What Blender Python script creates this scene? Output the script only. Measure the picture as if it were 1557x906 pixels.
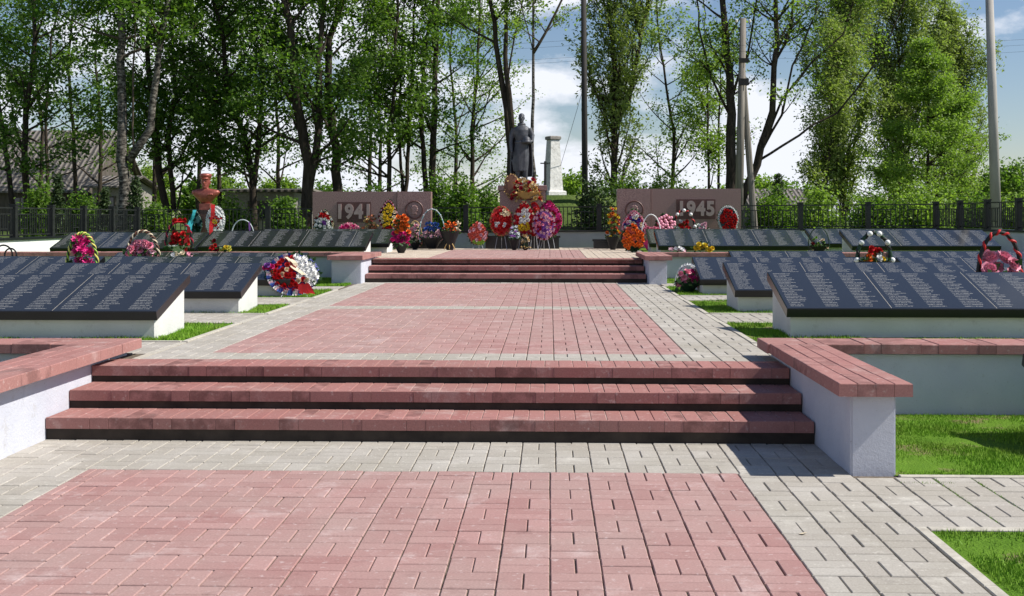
import bpy, bmesh, math, random
import numpy as np
from mathutils import Vector, Matrix
R = math.radians
S = bpy.context.scene
C = S.collection
for o in list(bpy.data.objects): bpy.data.objects.remove(o)

# ------------------------------------------------------------------ camera, sky, sun, exposure
HC, F, HOR = 1.64, 1800.0, 330.0
TH = math.atan(57.5/1800)
cam = bpy.data.cameras.new('camera'); co = bpy.data.objects.new('camera', cam); C.objects.link(co)
co.location = (0, 0, HC); co.rotation_euler = (R(90), 0, TH)
cam.sensor_width = 36; cam.lens = F/1557*36; cam.shift_y = -(453-HOR)/1557; cam.clip_end = 3000; cam.clip_start = .05
S.camera = co
SUN_EL = R(47); SUNV = Vector((math.cos(SUN_EL)*.997, -math.cos(SUN_EL)*.075, math.sin(SUN_EL))).normalized()
w = bpy.data.worlds.new('World'); S.world = w; w.use_nodes = True
nt = w.node_tree; N = nt.nodes; L = nt.links; N.clear()
out = N.new('ShaderNodeOutputWorld'); bg = N.new('ShaderNodeBackground'); bg.inputs[1].default_value = .06
sky = N.new('ShaderNodeTexSky'); sky.sky_type = 'NISHITA'; sky.sun_disc = False
sky.sun_elevation = SUN_EL; sky.sun_rotation = R(94); sky.air_density = 1.15; sky.dust_density = .05; sky.ozone_density = 2.2
tc = N.new('ShaderNodeTexCoord'); mp = N.new('ShaderNodeMapping'); mp.inputs['Scale'].default_value = (1, 1, 2.1); mp.inputs['Location'].default_value = (.33, .1, .06)
nz = N.new('ShaderNodeTexNoise'); nz.inputs['Scale'].default_value = 4.2; nz.inputs['Detail'].default_value = 9; nz.inputs['Roughness'].default_value = .55
cr = N.new('ShaderNodeValToRGB'); cr.color_ramp.elements[0].position = .435; cr.color_ramp.elements[1].position = .50
mx = N.new('ShaderNodeMix'); mx.data_type = 'RGBA'; mx.inputs[7].default_value = (11.8, 12.2, 13.2, 1)
L.new(tc.outputs['Generated'], mp.inputs[0]); L.new(mp.outputs[0], nz.inputs[0]); sx_ = N.new('ShaderNodeSeparateXYZ'); L.new(tc.outputs['Generated'], sx_.inputs[0])
ma = N.new('ShaderNodeMath'); ma.operation = 'MULTIPLY_ADD'; ma.inputs[1].default_value = -.30; L.new(sx_.outputs[2], ma.inputs[0]); L.new(nz.outputs[0], ma.inputs[2]); L.new(ma.outputs[0], cr.inputs[0])
L.new(cr.outputs[0], mx.inputs[0]); tn = N.new('ShaderNodeMix'); tn.data_type = 'RGBA'; tn.blend_type = 'MULTIPLY'; tn.inputs[0].default_value = 1; tn.inputs[7].default_value = (1.06, 1.09, 1.24, 1)
L.new(sky.outputs[0], tn.inputs[6]); L.new(tn.outputs[2], mx.inputs[6]); L.new(mx.outputs[2], bg.inputs[0]); L.new(bg.outputs[0], out.inputs[0])
sd = bpy.data.lights.new('sun', 'SUN'); sd.energy = 5.0; sd.angle = R(.5); sd.color = (1, .95, .87)
so = bpy.data.objects.new('sun', sd); C.objects.link(so); so.rotation_euler = SUNV.to_track_quat('Z', 'Y').to_euler(); so.location = (20, -5, 25)
S.view_settings.view_transform = 'Standard'; S.view_settings.look = 'None'; S.view_settings.gamma = 1
S.view_settings.exposure = .40
S.render.engine = 'CYCLES'
S.cycles.transparent_max_bounces = 8

# ------------------------------------------------------------------ geometry helpers
def P(px, D):                       # ground position of picture column px at depth D
    xr = (px-778.5)*D/F
    return (xr*math.cos(TH)-D*math.sin(TH), xr*math.sin(TH)+D*math.cos(TH))
def Zp(py, D): return HC-(py-HOR)*D/F

class MB:
    def __init__(s): s.v = []; s.f = []; s.uv = None
    def add(s, vs, fs):
        b = len(s.v); s.v += [tuple(v) for v in vs]; s.f += [tuple(b+i for i in f) for f in fs]
    def box(s, x0, x1, y0, y1, z0, z1, M=None):
        vs = [(x, y, z) for z in (z0, z1) for y in (y0, y1) for x in (x0, x1)]
        if M is not None: vs = [tuple(M @ Vector(v)) for v in vs]
        s.add(vs, [(0,2,3,1),(4,5,7,6),(0,1,5,4),(1,3,7,5),(3,2,6,7),(2,0,4,6)]); return s
    def cbox(s, x0, x1, y0, y1, z0, z1, c=.006):     # box with a chamfered top rim
        vs = [(x0,y0,z0),(x1,y0,z0),(x1,y1,z0),(x0,y1,z0),(x0,y0,z1-c),(x1,y0,z1-c),(x1,y1,z1-c),(x0,y1,z1-c),
              (x0+c,y0+c,z1),(x1-c,y0+c,z1),(x1-c,y1-c,z1),(x0+c,y1-c,z1)]
        fs = [(3,2,1,0),(8,9,10,11)]
        for a in range(4):
            b = (a+1) % 4; fs += [(a,b,b+4,a+4),(a+4,b+4,b+8,a+8)]
        s.add(vs, fs); return s
    def tube(s, pts, rad, n=6, cap=True):
        pts = [Vector(p) for p in pts]
        if not hasattr(rad, '__len__'): rad = [rad]*len(pts)
        b = len(s.v); up = None
        for i, p in enumerate(pts):
            d = (pts[min(i+1, len(pts)-1)]-pts[max(i-1, 0)])
            if d.length < 1e-9: d = Vector((0,0,1))
            d.normalize()
            if up is None: up = d.orthogonal().normalized()
            up = (up-d*up.dot(d)); up = up.normalized() if up.length > 1e-6 else d.orthogonal().normalized()
            q = d.cross(up)
            for k in range(n):
                a = 2*math.pi*k/n; s.v.append(tuple(p+(up*math.cos(a)+q*math.sin(a))*rad[i]))
        for i in range(len(pts)-1):
            for k in range(n):
                k2 = (k+1) % n; s.f.append((b+i*n+k, b+i*n+k2, b+(i+1)*n+k2, b+(i+1)*n+k))
        if cap:
            s.f.append(tuple(b+k for k in reversed(range(n)))); s.f.append(tuple(b+(len(pts)-1)*n+k for k in range(n)))
        return s
    def loft(s, rings, cap=True):
        n = len(rings[0]); b = len(s.v)
        for r in rings: s.v += [tuple(p) for p in r]
        for i in range(len(rings)-1):
            for k in range(n):
                k2 = (k+1) % n; s.f.append((b+i*n+k, b+i*n+k2, b+(i+1)*n+k2, b+(i+1)*n+k))
        if cap:
            s.f.append(tuple(b+k for k in reversed(range(n)))); s.f.append(tuple(b+(len(rings)-1)*n+k for k in range(n)))
        return s
    def lathe(s, prof, n=16, c=(0,0)):
        return s.loft([[(c[0]+r*math.cos(2*math.pi*k/n), c[1]+r*math.sin(2*math.pi*k/n), z) for k in range(n)] for r, z in prof])
    def mesh(s, name, mat, smooth=False):
        m = bpy.data.meshes.new(name); m.from_pydata(s.v, [], s.f); m.update()
        if mat: m.materials.append(mat)
        if smooth: m.polygons.foreach_set('use_smooth', [True]*len(m.polygons))
        return m
    def build(s, name, mat, parent=None, smooth=False, loc=None):
        return link(name, s.mesh(name, mat, smooth), parent, loc)
def link(name, me, parent=None, loc=None):
    o = bpy.data.objects.new(name, me); C.objects.link(o)
    if parent: o.parent = parent
    if loc: o.location = loc
    return o
def tag(o, label=None, cat=None, group=None, kind=None):
    if label: o['label'] = label
    if cat: o['category'] = cat
    if group: o['group'] = group
    if kind: o['kind'] = kind
    return o
def thing(name, label, cat, loc=(0,0,0), rz=0, group=None):
    o = bpy.data.objects.new(name, None); C.objects.link(o); o.location = loc; o.rotation_euler = (0,0,rz)
    o.empty_display_size = .1
    return tag(o, label, cat, group)
def np_mesh(name, V, Q, mat):
    m = bpy.data.meshes.new(name); m.vertices.add(len(V)); m.vertices.foreach_set('co', V.astype(np.float32).ravel())
    k = Q.shape[1]; m.loops.add(Q.size); m.loops.foreach_set('vertex_index', Q.astype(np.int32).ravel())
    m.polygons.add(len(Q)); m.polygons.foreach_set('loop_start', np.arange(0, Q.size, k, dtype=np.int32)); m.polygons.foreach_set('loop_total', np.full(len(Q), k, dtype=np.int32))
    m.update(calc_edges=True); m.validate(); m.materials.append(mat); return m

# ------------------------------------------------------------------ materials
class Mt:
    def __init__(s, name, rough=.8, spec=.3):
        s.m = bpy.data.materials.new(name); s.m.use_nodes = True; s.nt = s.m.node_tree; s.n = s.nt.nodes; s.l = s.nt.links
        s.b = s.n['Principled BSDF']; s.b.inputs['Roughness'].default_value = rough; s.b.inputs['Specular IOR Level'].default_value = spec
        s.tc = s.n.new('ShaderNodeTexCoord')
    def noise(s, scale, detail=4, rough=.55, src='Object', mapscale=None):
        n = s.n.new('ShaderNodeTexNoise'); n.inputs['Scale'].default_value = scale; n.inputs['Detail'].default_value = detail; n.inputs['Roughness'].default_value = rough
        v = s.tc.outputs[src]
        if mapscale:
            m = s.n.new('ShaderNodeMapping'); m.inputs['Scale'].default_value = mapscale; s.l.new(v, m.inputs[0]); v = m.outputs[0]
        s.l.new(v, n.inputs[0]); return n.outputs[0]
    def ramp(s, x, pts):
        r = s.n.new('ShaderNodeValToRGB'); e = r.color_ramp.elements
        while len(e) < len(pts): e.new(.5)
        for k, (p, c) in enumerate(pts): e[k].position = p; e[k].color = (c if hasattr(c, '__len__') else (c,c,c)) + (() if hasattr(c,'__len__') and len(c)==4 else (1,)) if hasattr(c,'__len__') else (c,c,c,1)
        s.l.new(x, r.inputs[0]); return r.outputs[0]
    def mix(s, f, a, b, mode='MIX'):
        m = s.n.new('ShaderNodeMix'); m.data_type = 'RGBA'; m.blend_type = mode
        for x, i in ((f,0),(a,6),(b,7)):
            if hasattr(x, 'is_linked') or hasattr(x, 'links'): s.l.new(x, m.inputs[i])
            elif i: m.inputs[i].default_value = tuple(x)+(1,)
            else: m.inputs[0].default_value = x
        return m.outputs[2]
    def math(s, op, a, b=0, c=0):
        m = s.n.new('ShaderNodeMath'); m.operation = op
        for i, x in enumerate((a,b,c)):
            if hasattr(x, 'links'): s.l.new(x, m.inputs[i])
            else: m.inputs[i].default_value = x
        return m.outputs[0]
    def island(s):
        g = s.n.new('ShaderNodeNewGeometry'); return g.outputs['Random Per Island']
    def col(s, c):
        if hasattr(c, 'links'): s.l.new(c, s.b.inputs['Base Color'])
        else: s.b.inputs['Base Color'].default_value = tuple(c)+(1,)
        return s
    def bump(s, h, st=.3, dist=.01):
        b = s.n.new('ShaderNodeBump'); b.inputs['Strength'].default_value = st; b.inputs['Distance'].default_value = dist
        s.l.new(h, b.inputs['Height']); s.l.new(b.outputs[0], s.b.inputs['Normal']); return s

def brick_mat(name, a, b, dirt, white, stain=0, stretch=None):
    m = Mt(name, .85, .25)
    c = m.mix(m.island(), a, b)
    c = m.mix(m.ramp(m.noise(1.3, 5), [(.35,0.),(.75,1.)]), c, dirt)
    c = m.mix(m.ramp(m.noise(2.7, 8, .68), [(.56,0.),(.74,.7)]), c, white); c = m.mix(m.ramp(m.noise(23, 4, .6), [(.60,0.),(.70,.6)]), c, white); c = m.mix(m.ramp(m.noise(5.1, 6, .62), [(.60,0.),(.72,.4)]), c, tuple(x*.5 for x in a))
    if stain: c = m.mix(m.math('MULTIPLY', m.ramp(m.island(), [(.74,0.),(.80,stain)]), m.ramp(m.noise(7, 4, .6), [(.38,0.),(.58,1.)])), c, tuple(x*.36 for x in a))
    c = m.mix(.5, c, m.ramp(m.noise(90, 3), [(.3,.55),(.7,1.)]), 'MULTIPLY')
    m.col(c); m.bump(m.noise(160, 4), .35, .004); return m.m
M = {}
M['red_paver'] = brick_mat('red_paver', (.36,.195,.18), (.45,.27,.25), (.40,.275,.25), (.60,.48,.46))
M['grey_paver'] = brick_mat('grey_paver', (.395,.362,.318), (.485,.455,.41), (.365,.335,.28), (.66,.63,.56))
M['tan_paver'] = brick_mat('tan_paver', (.55,.46,.36), (.62,.53,.43), (.48,.40,.32), (.7,.62,.52))
M['red_cap'] = brick_mat('red_cap', (.35,.155,.14), (.44,.22,.20), (.34,.175,.155), (.56,.42,.39), .5)
M['step_cap'] = brick_mat('step_cap', (.34,.145,.13), (.44,.215,.195), (.33,.17,.15), (.58,.43,.40), .6)
m = Mt('joint_sand', .95); m.col(m.ramp(m.noise(30, 5), [(.3,(.07,.055,.04)),(.75,(.22,.18,.135))])); M['sand'] = m.m
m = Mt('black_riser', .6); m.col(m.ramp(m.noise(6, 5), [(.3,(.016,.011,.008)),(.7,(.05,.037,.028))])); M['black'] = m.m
def stucco(name, c1, c2, st=.5):
    m = Mt(name, .85); c = m.mix(m.ramp(m.noise(2.2, 6), [(.35,0.),(.7,1.)]), c1, c2)
    c = m.mix(m.ramp(m.noise(5, 6, .7, mapscale=(1,1,.35)), [(.62,0.),(.8,.5)]), c, tuple(x*.7 for x in c1))
    c = m.mix(m.ramp(m.noise(3.3, 8, .72), [(.60,0.),(.66,.35)]), c, (.36,.34,.30)); c = m.mix(m.ramp(m.noise(60, 3, .6), [(.66,0.),(.70,.5)]), c, (.25,.23,.2))
    m.col(c); m.bump(m.noise(45, 6, .7), st, .012); return m.m
M['stucco'] = stucco('painted_stucco', (.47,.49,.56), (.55,.565,.62))
M['stucco_white'] = stucco('white_wall', (.74,.74,.73), (.80,.80,.78), .2)
M['concrete'] = stucco('plaque_concrete', (.56,.56,.54), (.64,.64,.62), .4)
m = Mt('kerb_concrete', .9); m.col(m.ramp(m.noise(14, 6), [(.3,(.36,.33,.28)),(.7,(.52,.49,.42))])); m.bump(m.noise(80, 4), .4, .005); M['kerb'] = m.m
m = Mt('mortar', .9); m.col(m.ramp(m.noise(9, 6), [(.3,(.20,.14,.12)),(.7,(.50,.40,.36))])); M['mortar'] = m.m
m = Mt('dark_granite', .28, .4); m.col(m.ramp(m.noise(220, 2), [(.4,(.004,.005,.006)),(.75,(.018,.02,.024))])); M['granite'] = m.m
m = Mt('red_granite', .33, .5)
c = m.ramp(m.noise(55, 4, .7), [(.35,(.13,.065,.058)),(.52,(.28,.165,.15)),(.68,(.43,.30,.28))]); m.col(c); M['red_granite'] = m.m
m = Mt('red_granite_dark', .5); m.col(m.ramp(m.noise(50, 4), [(.35,(.08,.035,.032)),(.7,(.15,.075,.068))])); M['plate'] = m.m
m = Mt('pale_digit', .7); m.col(m.ramp(m.noise(40, 3), [(.35,(.34,.25,.235)),(.7,(.43,.33,.31))])); M['digit'] = m.m
m = Mt('fence_paint', .5, .4); m.col(m.ramp(m.noise(12, 3), [(.3,(.008,.009,.009)),(.8,(.022,.024,.022))])); M['fence'] = m.m
m = Mt('statue_bronze', .55, .5); m.b.inputs['Metallic'].default_value = .15
m.col(m.ramp(m.noise(9, 5), [(.3,(.045,.048,.057)),(.75,(.10,.105,.12))])); m.bump(m.noise(30, 4), .3, .01); M['statue'] = m.m
m = Mt('copper_paint', .38, .6); m.b.inputs['Metallic'].default_value = .35; m.col(m.ramp(m.noise(14, 4), [(.3,(.22,.05,.035)),(.75,(.40,.11,.08))])); M['copper'] = m.m
m = Mt('brown_stone', .5); m.col(m.ramp(m.noise(40, 4), [(.35,(.07,.035,.03)),(.7,(.16,.085,.07))])); M['brown_stone'] = m.m
m = Mt('white_stone', .9); c = m.ramp(m.noise(8, 6, .7), [(.3,(.38,.36,.33)),(.45,(.66,.65,.62)),(.7,(.80,.79,.76))]); m.col(c); m.bump(m.noise(12, 5), .5, .03); M['white_stone'] = m.m
m = Mt('pole_concrete', .9); m.col(m.ramp(m.noise(3, 5, mapscale=(1,1,.3)), [(.3,(.30,.28,.26)),(.7,(.42,.40,.37))])); M['pole_concrete'] = m.m
m = Mt('pole_dark', .8); m.col(m.ramp(m.noise(3, 5, mapscale=(1,1,.2)), [(.3,(.02,.019,.018)),(.7,(.05,.045,.042))])); M['pole_dark'] = m.m
m = Mt('pole_wood', .9); m.col(m.ramp(m.noise(6, 5, mapscale=(4,4,.2)), [(.3,(.14,.125,.105)),(.7,(.27,.245,.21))])); M['wood_grey'] = m.m
def bark(name, a, b, sc=5):
    m = Mt(name, .95, .1); h = m.noise(sc, 7, .7, mapscale=(2.2,2.2,.45)); m.col(m.ramp(h, [(.32,a),(.7,b)])); m.bump(h, .9, .06); return m.m
M['bark'] = bark('dark_bark', (.022,.018,.014), (.085,.068,.052))
M['bark2'] = bark('brown_bark', (.04,.032,.024), (.15,.12,.09))
m = Mt('birch_bark', .9, .15); h = m.noise(7, 6, .65, mapscale=(1,1,2.2)); m.col(m.ramp(h, [(.42,(.03,.027,.023)),(.56,(.15,.135,.115)),(.72,(.36,.34,.30))])); M['birch'] = m.m
def leaf(name, a, b, tr=.45):
    m = Mt(name, .55, .25); c = m.mix(m.island(), a, b); m.col(c)
    t = m.n.new('ShaderNodeBsdfTranslucent'); ms = m.n.new('ShaderNodeMixShader'); ms.inputs[0].default_value = tr
    m.l.new(m.mix(1.0, c, (1.5,1.7,.7), 'MULTIPLY'), t.inputs[0]); o = m.n['Material Output']
    m.l.new(m.b.outputs[0], ms.inputs[1]); m.l.new(t.outputs[0], ms.inputs[2]); m.l.new(ms.outputs[0], o.inputs[0]); return m.m
M['leaf_dark'] = leaf('leaf_dark', (.042,.10,.018), (.15,.245,.042))
M['leaf_mid'] = leaf('leaf_mid', (.065,.135,.022), (.16,.25,.045))
M['leaf_light'] = leaf('leaf_light', (.12,.20,.035), (.23,.32,.06))
M['leaf_poplar'] = leaf('leaf_poplar', (.16,.215,.06), (.27,.32,.12))
M['leaf_larch'] = leaf('leaf_larch', (.15,.235,.045), (.24,.34,.075))
M['leaf_spruce'] = leaf('leaf_spruce', (.03,.055,.022), (.065,.10,.035), .15)
M['green'] = leaf('wreath_green', (.015,.05,.015), (.05,.11,.03), .1)
m = Mt('grass_ground', .95, .1); c = m.ramp(m.noise(2.2, 6, .65), [(.32,(.08,.17,.014)),(.55,(.11,.21,.02)),(.64,(.21,.17,.09))])
m.col(c); m.bump(m.noise(60, 5), .7, .03); M['lawn'] = m.m
m = Mt('meadow', .95, .1); m.col(m.ramp(m.noise(.35, 6, .65), [(.35,(.05,.085,.02)),(.6,(.10,.14,.035)),(.78,(.18,.16,.08))])); m.bump(m.noise(10, 5), .7, .1); M['meadow'] = m.m
m = Mt('grass_blade', .6, .2); m.col(m.mix(m.ramp(m.noise(1.7, 4), [(.4,0.),(.7,.55)]), m.mix(m.island(), (.115,.27,.012), (.20,.38,.03)), (.19,.23,.04))); M['blade'] = m.m
m = Mt('asbestos_roof', .9)
wv = m.n.new('ShaderNodeTexWave'); wv.inputs['Scale'].default_value = 1.1; m.l.new(m.tc.outputs['Object'], wv.inputs[0])
m.col(m.mix(wv.outputs['Fac'], (.085,.075,.068), (.21,.19,.17))); m.bump(wv.outputs['Fac'], 1, .06); M['roof'] = m.m
m = Mt('old_boards', .9); m.col(m.ramp(m.noise(6, 5, mapscale=(3,3,.2)), [(.3,(.06,.05,.042)),(.7,(.15,.13,.11))])); M['boards'] = m.m
m = Mt('rust_boards', .9); m.col(m.ramp(m.noise(6, 5, mapscale=(3,3,.2)), [(.3,(.14,.06,.035)),(.7,(.26,.12,.07))])); M['rust'] = m.m
m = Mt('brick_house', .9); m.col(m.ramp(m.noise(12, 3), [(.3,(.22,.20,.18)),(.7,(.34,.32,.29))])); M['grey_brick'] = m.m
m = Mt('window_glass', .1, .6); m.col((.02,.025,.03)); M['glass'] = m.m
COL = dict(red=(.58,.018,.02), crimson=(.42,.012,.05), magenta=(.72,.03,.24), pink=(.90,.36,.47), lightpink=(.86,.56,.62), white=(.82,.82,.80),
           yellow=(.88,.66,.05), lemon=(.80,.74,.16), orange=(.85,.20,.03), coral=(.82,.20,.14), blue=(.07,.16,.50), navy=(.04,.05,.28), purple=(.30,.10,.42),
           teal=(.05,.45,.50), black=(.012,.012,.014), gold=(.62,.42,.16), rust=(.42,.13,.05), brown=(.16,.07,.04), cream=(.80,.68,.48), grey=(.35,.36,.38),
           darkred=(.20,.015,.02), lime=(.30,.52,.06), darkgreen=(.015,.05,.025), darkteal=(.015,.06,.06), silver=(.55,.6,.62))
CM = {}
def cm(c):
    if c not in CM:
        m = Mt('cloth_'+c, .55, .35); k = COL[c]; m.col(m.mix(m.island(), tuple(x*.62 for x in k), tuple(min(1, x*1.12) for x in k))); CM[c] = m.m
    return CM[c]
def name_mat(seed, cols_per=3):
    m = Mt('name_granite', .13, .5)
    base = m.ramp(m.noise(300, 2), [(.4,(.014,.015,.017)),(.8,(.035,.037,.041))])
    sp = m.n.new('ShaderNodeSeparateXYZ'); m.l.new(m.tc.outputs['UV'], sp.inputs[0]); u, v = sp.outputs[0], sp.outputs[1]
    ci = m.math('FLOOR', u); cf = m.math('FRACT', u); ri = m.math('FLOOR', v); rf = m.math('FRACT', v)
    def wn(x, y, z=0.):
        cb = m.n.new('ShaderNodeCombineXYZ')
        for i, q in enumerate((x, y, z)):
            if hasattr(q, 'links'): m.l.new(q, cb.inputs[i])
            else: cb.inputs[i].default_value = q
        t = m.n.new('ShaderNodeTexWhiteNoise'); t.noise_dimensions = '3D'; m.l.new(cb.outputs[0], t.inputs[0]); return t.outputs[0]
    ln = m.math('MULTIPLY_ADD', wn(ci, ri, seed), .30, .34)                 # line length
    x0 = m.math('MULTIPLY_ADD', wn(ci, 7.5, seed), .06, .10)
    t = m.math('MULTIPLY', m.math('GREATER_THAN', cf, x0), m.math('LESS_THAN', cf, m.math('ADD', x0, ln)))
    t = m.math('MULTIPLY', t, m.math('MULTIPLY', m.math('GREATER_THAN', rf, .32), m.math('LESS_THAN', rf, .68)))
    ch = wn(m.math('FLOOR', m.math('MULTIPLY', cf, 38)), ri, m.math('ADD', ci, seed*3.1))
    t = m.math('MULTIPLY', t, m.math('GREATER_THAN', ch, .06))
    ch2 = wn(m.math('FLOOR', m.math('MULTIPLY', cf, 110)), m.math('FLOOR', m.math('MULTIPLY', v, 5)), ci)
    t = m.math('MULTIPLY', t, m.math('GREATER_THAN', ch2, .30))
    t = m.math('MULTIPLY', t, m.math('MULTIPLY', m.math('GREATER_THAN', v, 1.0), m.math('LESS_THAN', v, 23.0)))
    c = m.mix(t, base, (.21,.21,.205)); m.col(c)
    rg = m.math('MULTIPLY_ADD', t, .4, .09); m.l.new(rg, m.b.inputs['Roughness'])
    bn = m.noise(1.1, 2); m.bump(bn, .06, .02)
    return m.m
NAME = [name_mat(k*1.7+.3) for k in range(4)]

# ------------------------------------------------------------------ ground, paving, lawns
Z1, Z2 = .438, .84
g = MB(); ys = [(-40,-.03),(9.98,-.03),(9.98,Z1-.05),(23.5,Z1-.05),(23.5,Z2-.05),(33,Z2-.05),(60,.9),(120,.7),(900,.5)]
xs = [-600,-60,-11.4,-3.9,2.1,10.4,60,600]
for y, z in ys:
    for x in xs: g.v.append((x, y, z))
for i in range(len(ys)-1):
    for j in range(len(xs)-1):
        a = i*len(xs)+j; g.f.append((a, a+1, a+len(xs)+1, a+len(xs)))
tag(g.build('ground', M['meadow']), kind='structure')

def weave(mb, x0, x1, y0, y1, z, cell=.24, h=.05, seed=1, half_left=False):
    """basket-weave pavers as real blocks"""
    rnd = random.Random(seed)
    nx = int(round((x1-x0)/cell+.001)); ny = int(round((y1-y0)/cell)); cy = (y1-y0)/ny; cx = (x1-x0)/max(nx,1)
    gx, gy = .0032, .0040
    ph = int(round(x0/cell))+int(round(y0/cell))
    for i in range(nx):
        for j in range(ny):
            X = x0+i*cx; Y = y0+j*cy
            if (i+j+ph) % 2:
                rs = [(X+gx, X+cx/2-.0028, Y+gy, Y+cy-gy), (X+cx/2+.0028, X+cx-gx, Y+gy, Y+cy-gy)]
            else:
                rs = [(X+gx, X+cx-gx, Y+gy, Y+cy/2-gy*.8), (X+gx, X+cx-gx, Y+cy/2+gy*.8, Y+cy-gy)]
            for r in rs:
                j1 = rnd.uniform(-.0015,.0015); mb.cbox(r[0]+j1, r[1]+j1, r[2], r[3], z-h, z+rnd.uniform(-.0028,.0018), .0045)
def sheet(name, mat, x0, x1, y0, y1, z, kind='structure'):
    b = MB(); b.add([(x0,y0,z),(x1,y0,z),(x1,y1,z),(x0,y1,z)], [(0,1,2,3)]); return tag(b.build(name, mat), kind=kind)
def paved(name, mat, rects, z, seed=1):
    b = MB()
    for k, r in enumerate(rects): weave(b, *r, z, seed=seed+k)
    return tag(b.build(name, mat), kind='structure')
# lower court
sheet('lower_paving_bed', M['sand'], -9.0, 9.0, 1.0, 8.7, -.010)
paved('red_lower_paving', M['red_paver'], [(-2.88,1.2,2.34,7.62),(-3.0,-2.88,2.34,7.62)], 0, 3)
paved('grey_lower_paving', M['grey_paver'], [(-3.96,1.92,7.62,8.82),(-8.04,-3.0,2.34,7.62),(1.2,1.92,2.34,7.62),(1.925,8.885,6.33,7.53)], 0, 40)
# middle terrace
sheet('middle_paving_bed', M['sand'], -3.95, 1.9, 9.9, 22.6, Z1-.010)
paved('red_middle_paving', M['red_paver'], [(-3.0,1.2,10.42,15.46),(-3.0,1.2,15.94,21.46)], Z1, 80)
paved('grey_middle_paving', M['grey_paver'], [(-3.0,1.2,9.94,10.42),(-3.0,1.2,15.46,15.94),(-3.0,1.2,21.46,22.42),(1.2,1.92,9.94,22.42),(-3.48,-3.0,9.94,22.42),
       (1.99,10.15,13.6,14.8),(1.99,10.15,17.2,18.16),(1.99,10.15,20.6,21.56),(1.99,10.15,10.42,11.38),
       (-11.24,-3.56,13.38,14.58),(-11.24,-3.56,16.26,17.46),(-11.24,-3.56,19.5,20.46),(-11.24,-3.56,10.34,11.3)], Z1, 160)
sheet('path_bed', M['sand'], 1.95, 10.2, 9.99, 22.3, Z1-.02)
sheet('path_bed', M['sand'], -11.25, -3.96, 9.99, 22.3, Z1-.02)
# top platform
sheet('top_paving_bed', M['sand'], -3.9, 2.2, 22.5, 31.3, Z2-.014)
paved('red_top_paving', M['red_paver'], [(-2.4,.72,23.2,28.96)], Z2, 300)
paved('tan_top_paving', M['tan_paver'], [(-3.84,-2.4,23.2,31.12),(.72,2.16,23.2,31.12),(-2.4,.72,28.96,31.12)], Z2, 330)
def lawn(x0, x1, y0, y1, z):
    b = MB(); n = 24; m_ = 10; rnd = random.Random(int(x0*10+y0*7))
    for j in range(m_+1):
        for i in range(n+1):
            e = 0 if i in (0,n) or j in (0,m_) else 1
            b.v.append((x0+(x1-x0)*i/n, y0+(y1-y0)*j/m_, z+e*(rnd.uniform(-.006,.008))))
    for j in range(m_):
        for i in range(n):
            a = j*(n+1)+i; b.f.append((a,a+1,a+n+2,a+n+1))
    return tag(b.build('lawn', M['lawn']), kind='structure')
LAWNS = [(1.985,9.0,2.0,6.25,-.002,1.),(2.19,9.0,7.595,9.95,-.002,1.)]
LAWNS += [(2.0,10.2,a,b,Z1-.004,.6) for a, b in ((11.45,13.52),(14.88,17.14),(18.24,20.54),(21.64,23.3))]
LAWNS += [(-11.2,-3.57,a,b,Z1-.004,.6) for a, b in ((11.38,13.3),(14.66,16.18),(17.54,19.42),(20.54,23.3))]
for l in LAWNS: lawn(*l[:5])
lawn(2.2, 10.2, 23.5, 31.3, Z2-.004); lawn(-11.2, -3.9, 23.5, 31.3, Z2-.004)
# kerbs
kb = MB()
def kerb(x0, x1, y0, y1, z):
    L_ = max(x1-x0, y1-y0); n = max(1, int(L_/1.0))
    for k in range(n):
        if x1-x0 > y1-y0: kb.cbox(x0+(x1-x0)*k/n+.002, x0+(x1-x0)*(k+1)/n-.002, y0, y1, z-.08, z+.006, .004)
        else: kb.cbox(x0, x1, y0+(y1-y0)*k/n+.002, y0+(y1-y0)*(k+1)/n-.002, z-.08, z+.006, .004)
kerb(1.925,1.985,2.3,6.32,0); kerb(1.99,9,6.255,6.325,0); kerb(2.21,9,7.535,7.595,0)
for a, b in ((11.45,13.52),(14.88,17.14),(18.24,20.54)):
    kerb(1.925,1.985,a-.06,b+.06,Z1); kerb(1.99,10.2,a-.065,a-.005,Z1); kerb(1.99,10.2,b+.005,b+.065,Z1)
for a, b in ((11.38,13.3),(14.66,16.18),(17.54,19.42)):
    kerb(-3.555,-3.495,a-.06,b+.06,Z1); kerb(-11.2,-3.56,a-.065,a-.005,Z1); kerb(-11.2,-3.56,b+.005,b+.065,Z1)
for a, b in ((9.95,11.38),(13.6,14.8),(17.22,18.16)): kb.box(1.925,1.985,a+.01,b-.02,Z1-.06,Z1-.002)
for a, b in ((9.95,11.31),(13.38,14.58),(16.26,17.46)): kb.box(-3.555,-3.495,a+.01,b-.02,Z1-.06,Z1-.002)
tag(kb.build('kerb', M['kerb']), kind='structure')

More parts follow.
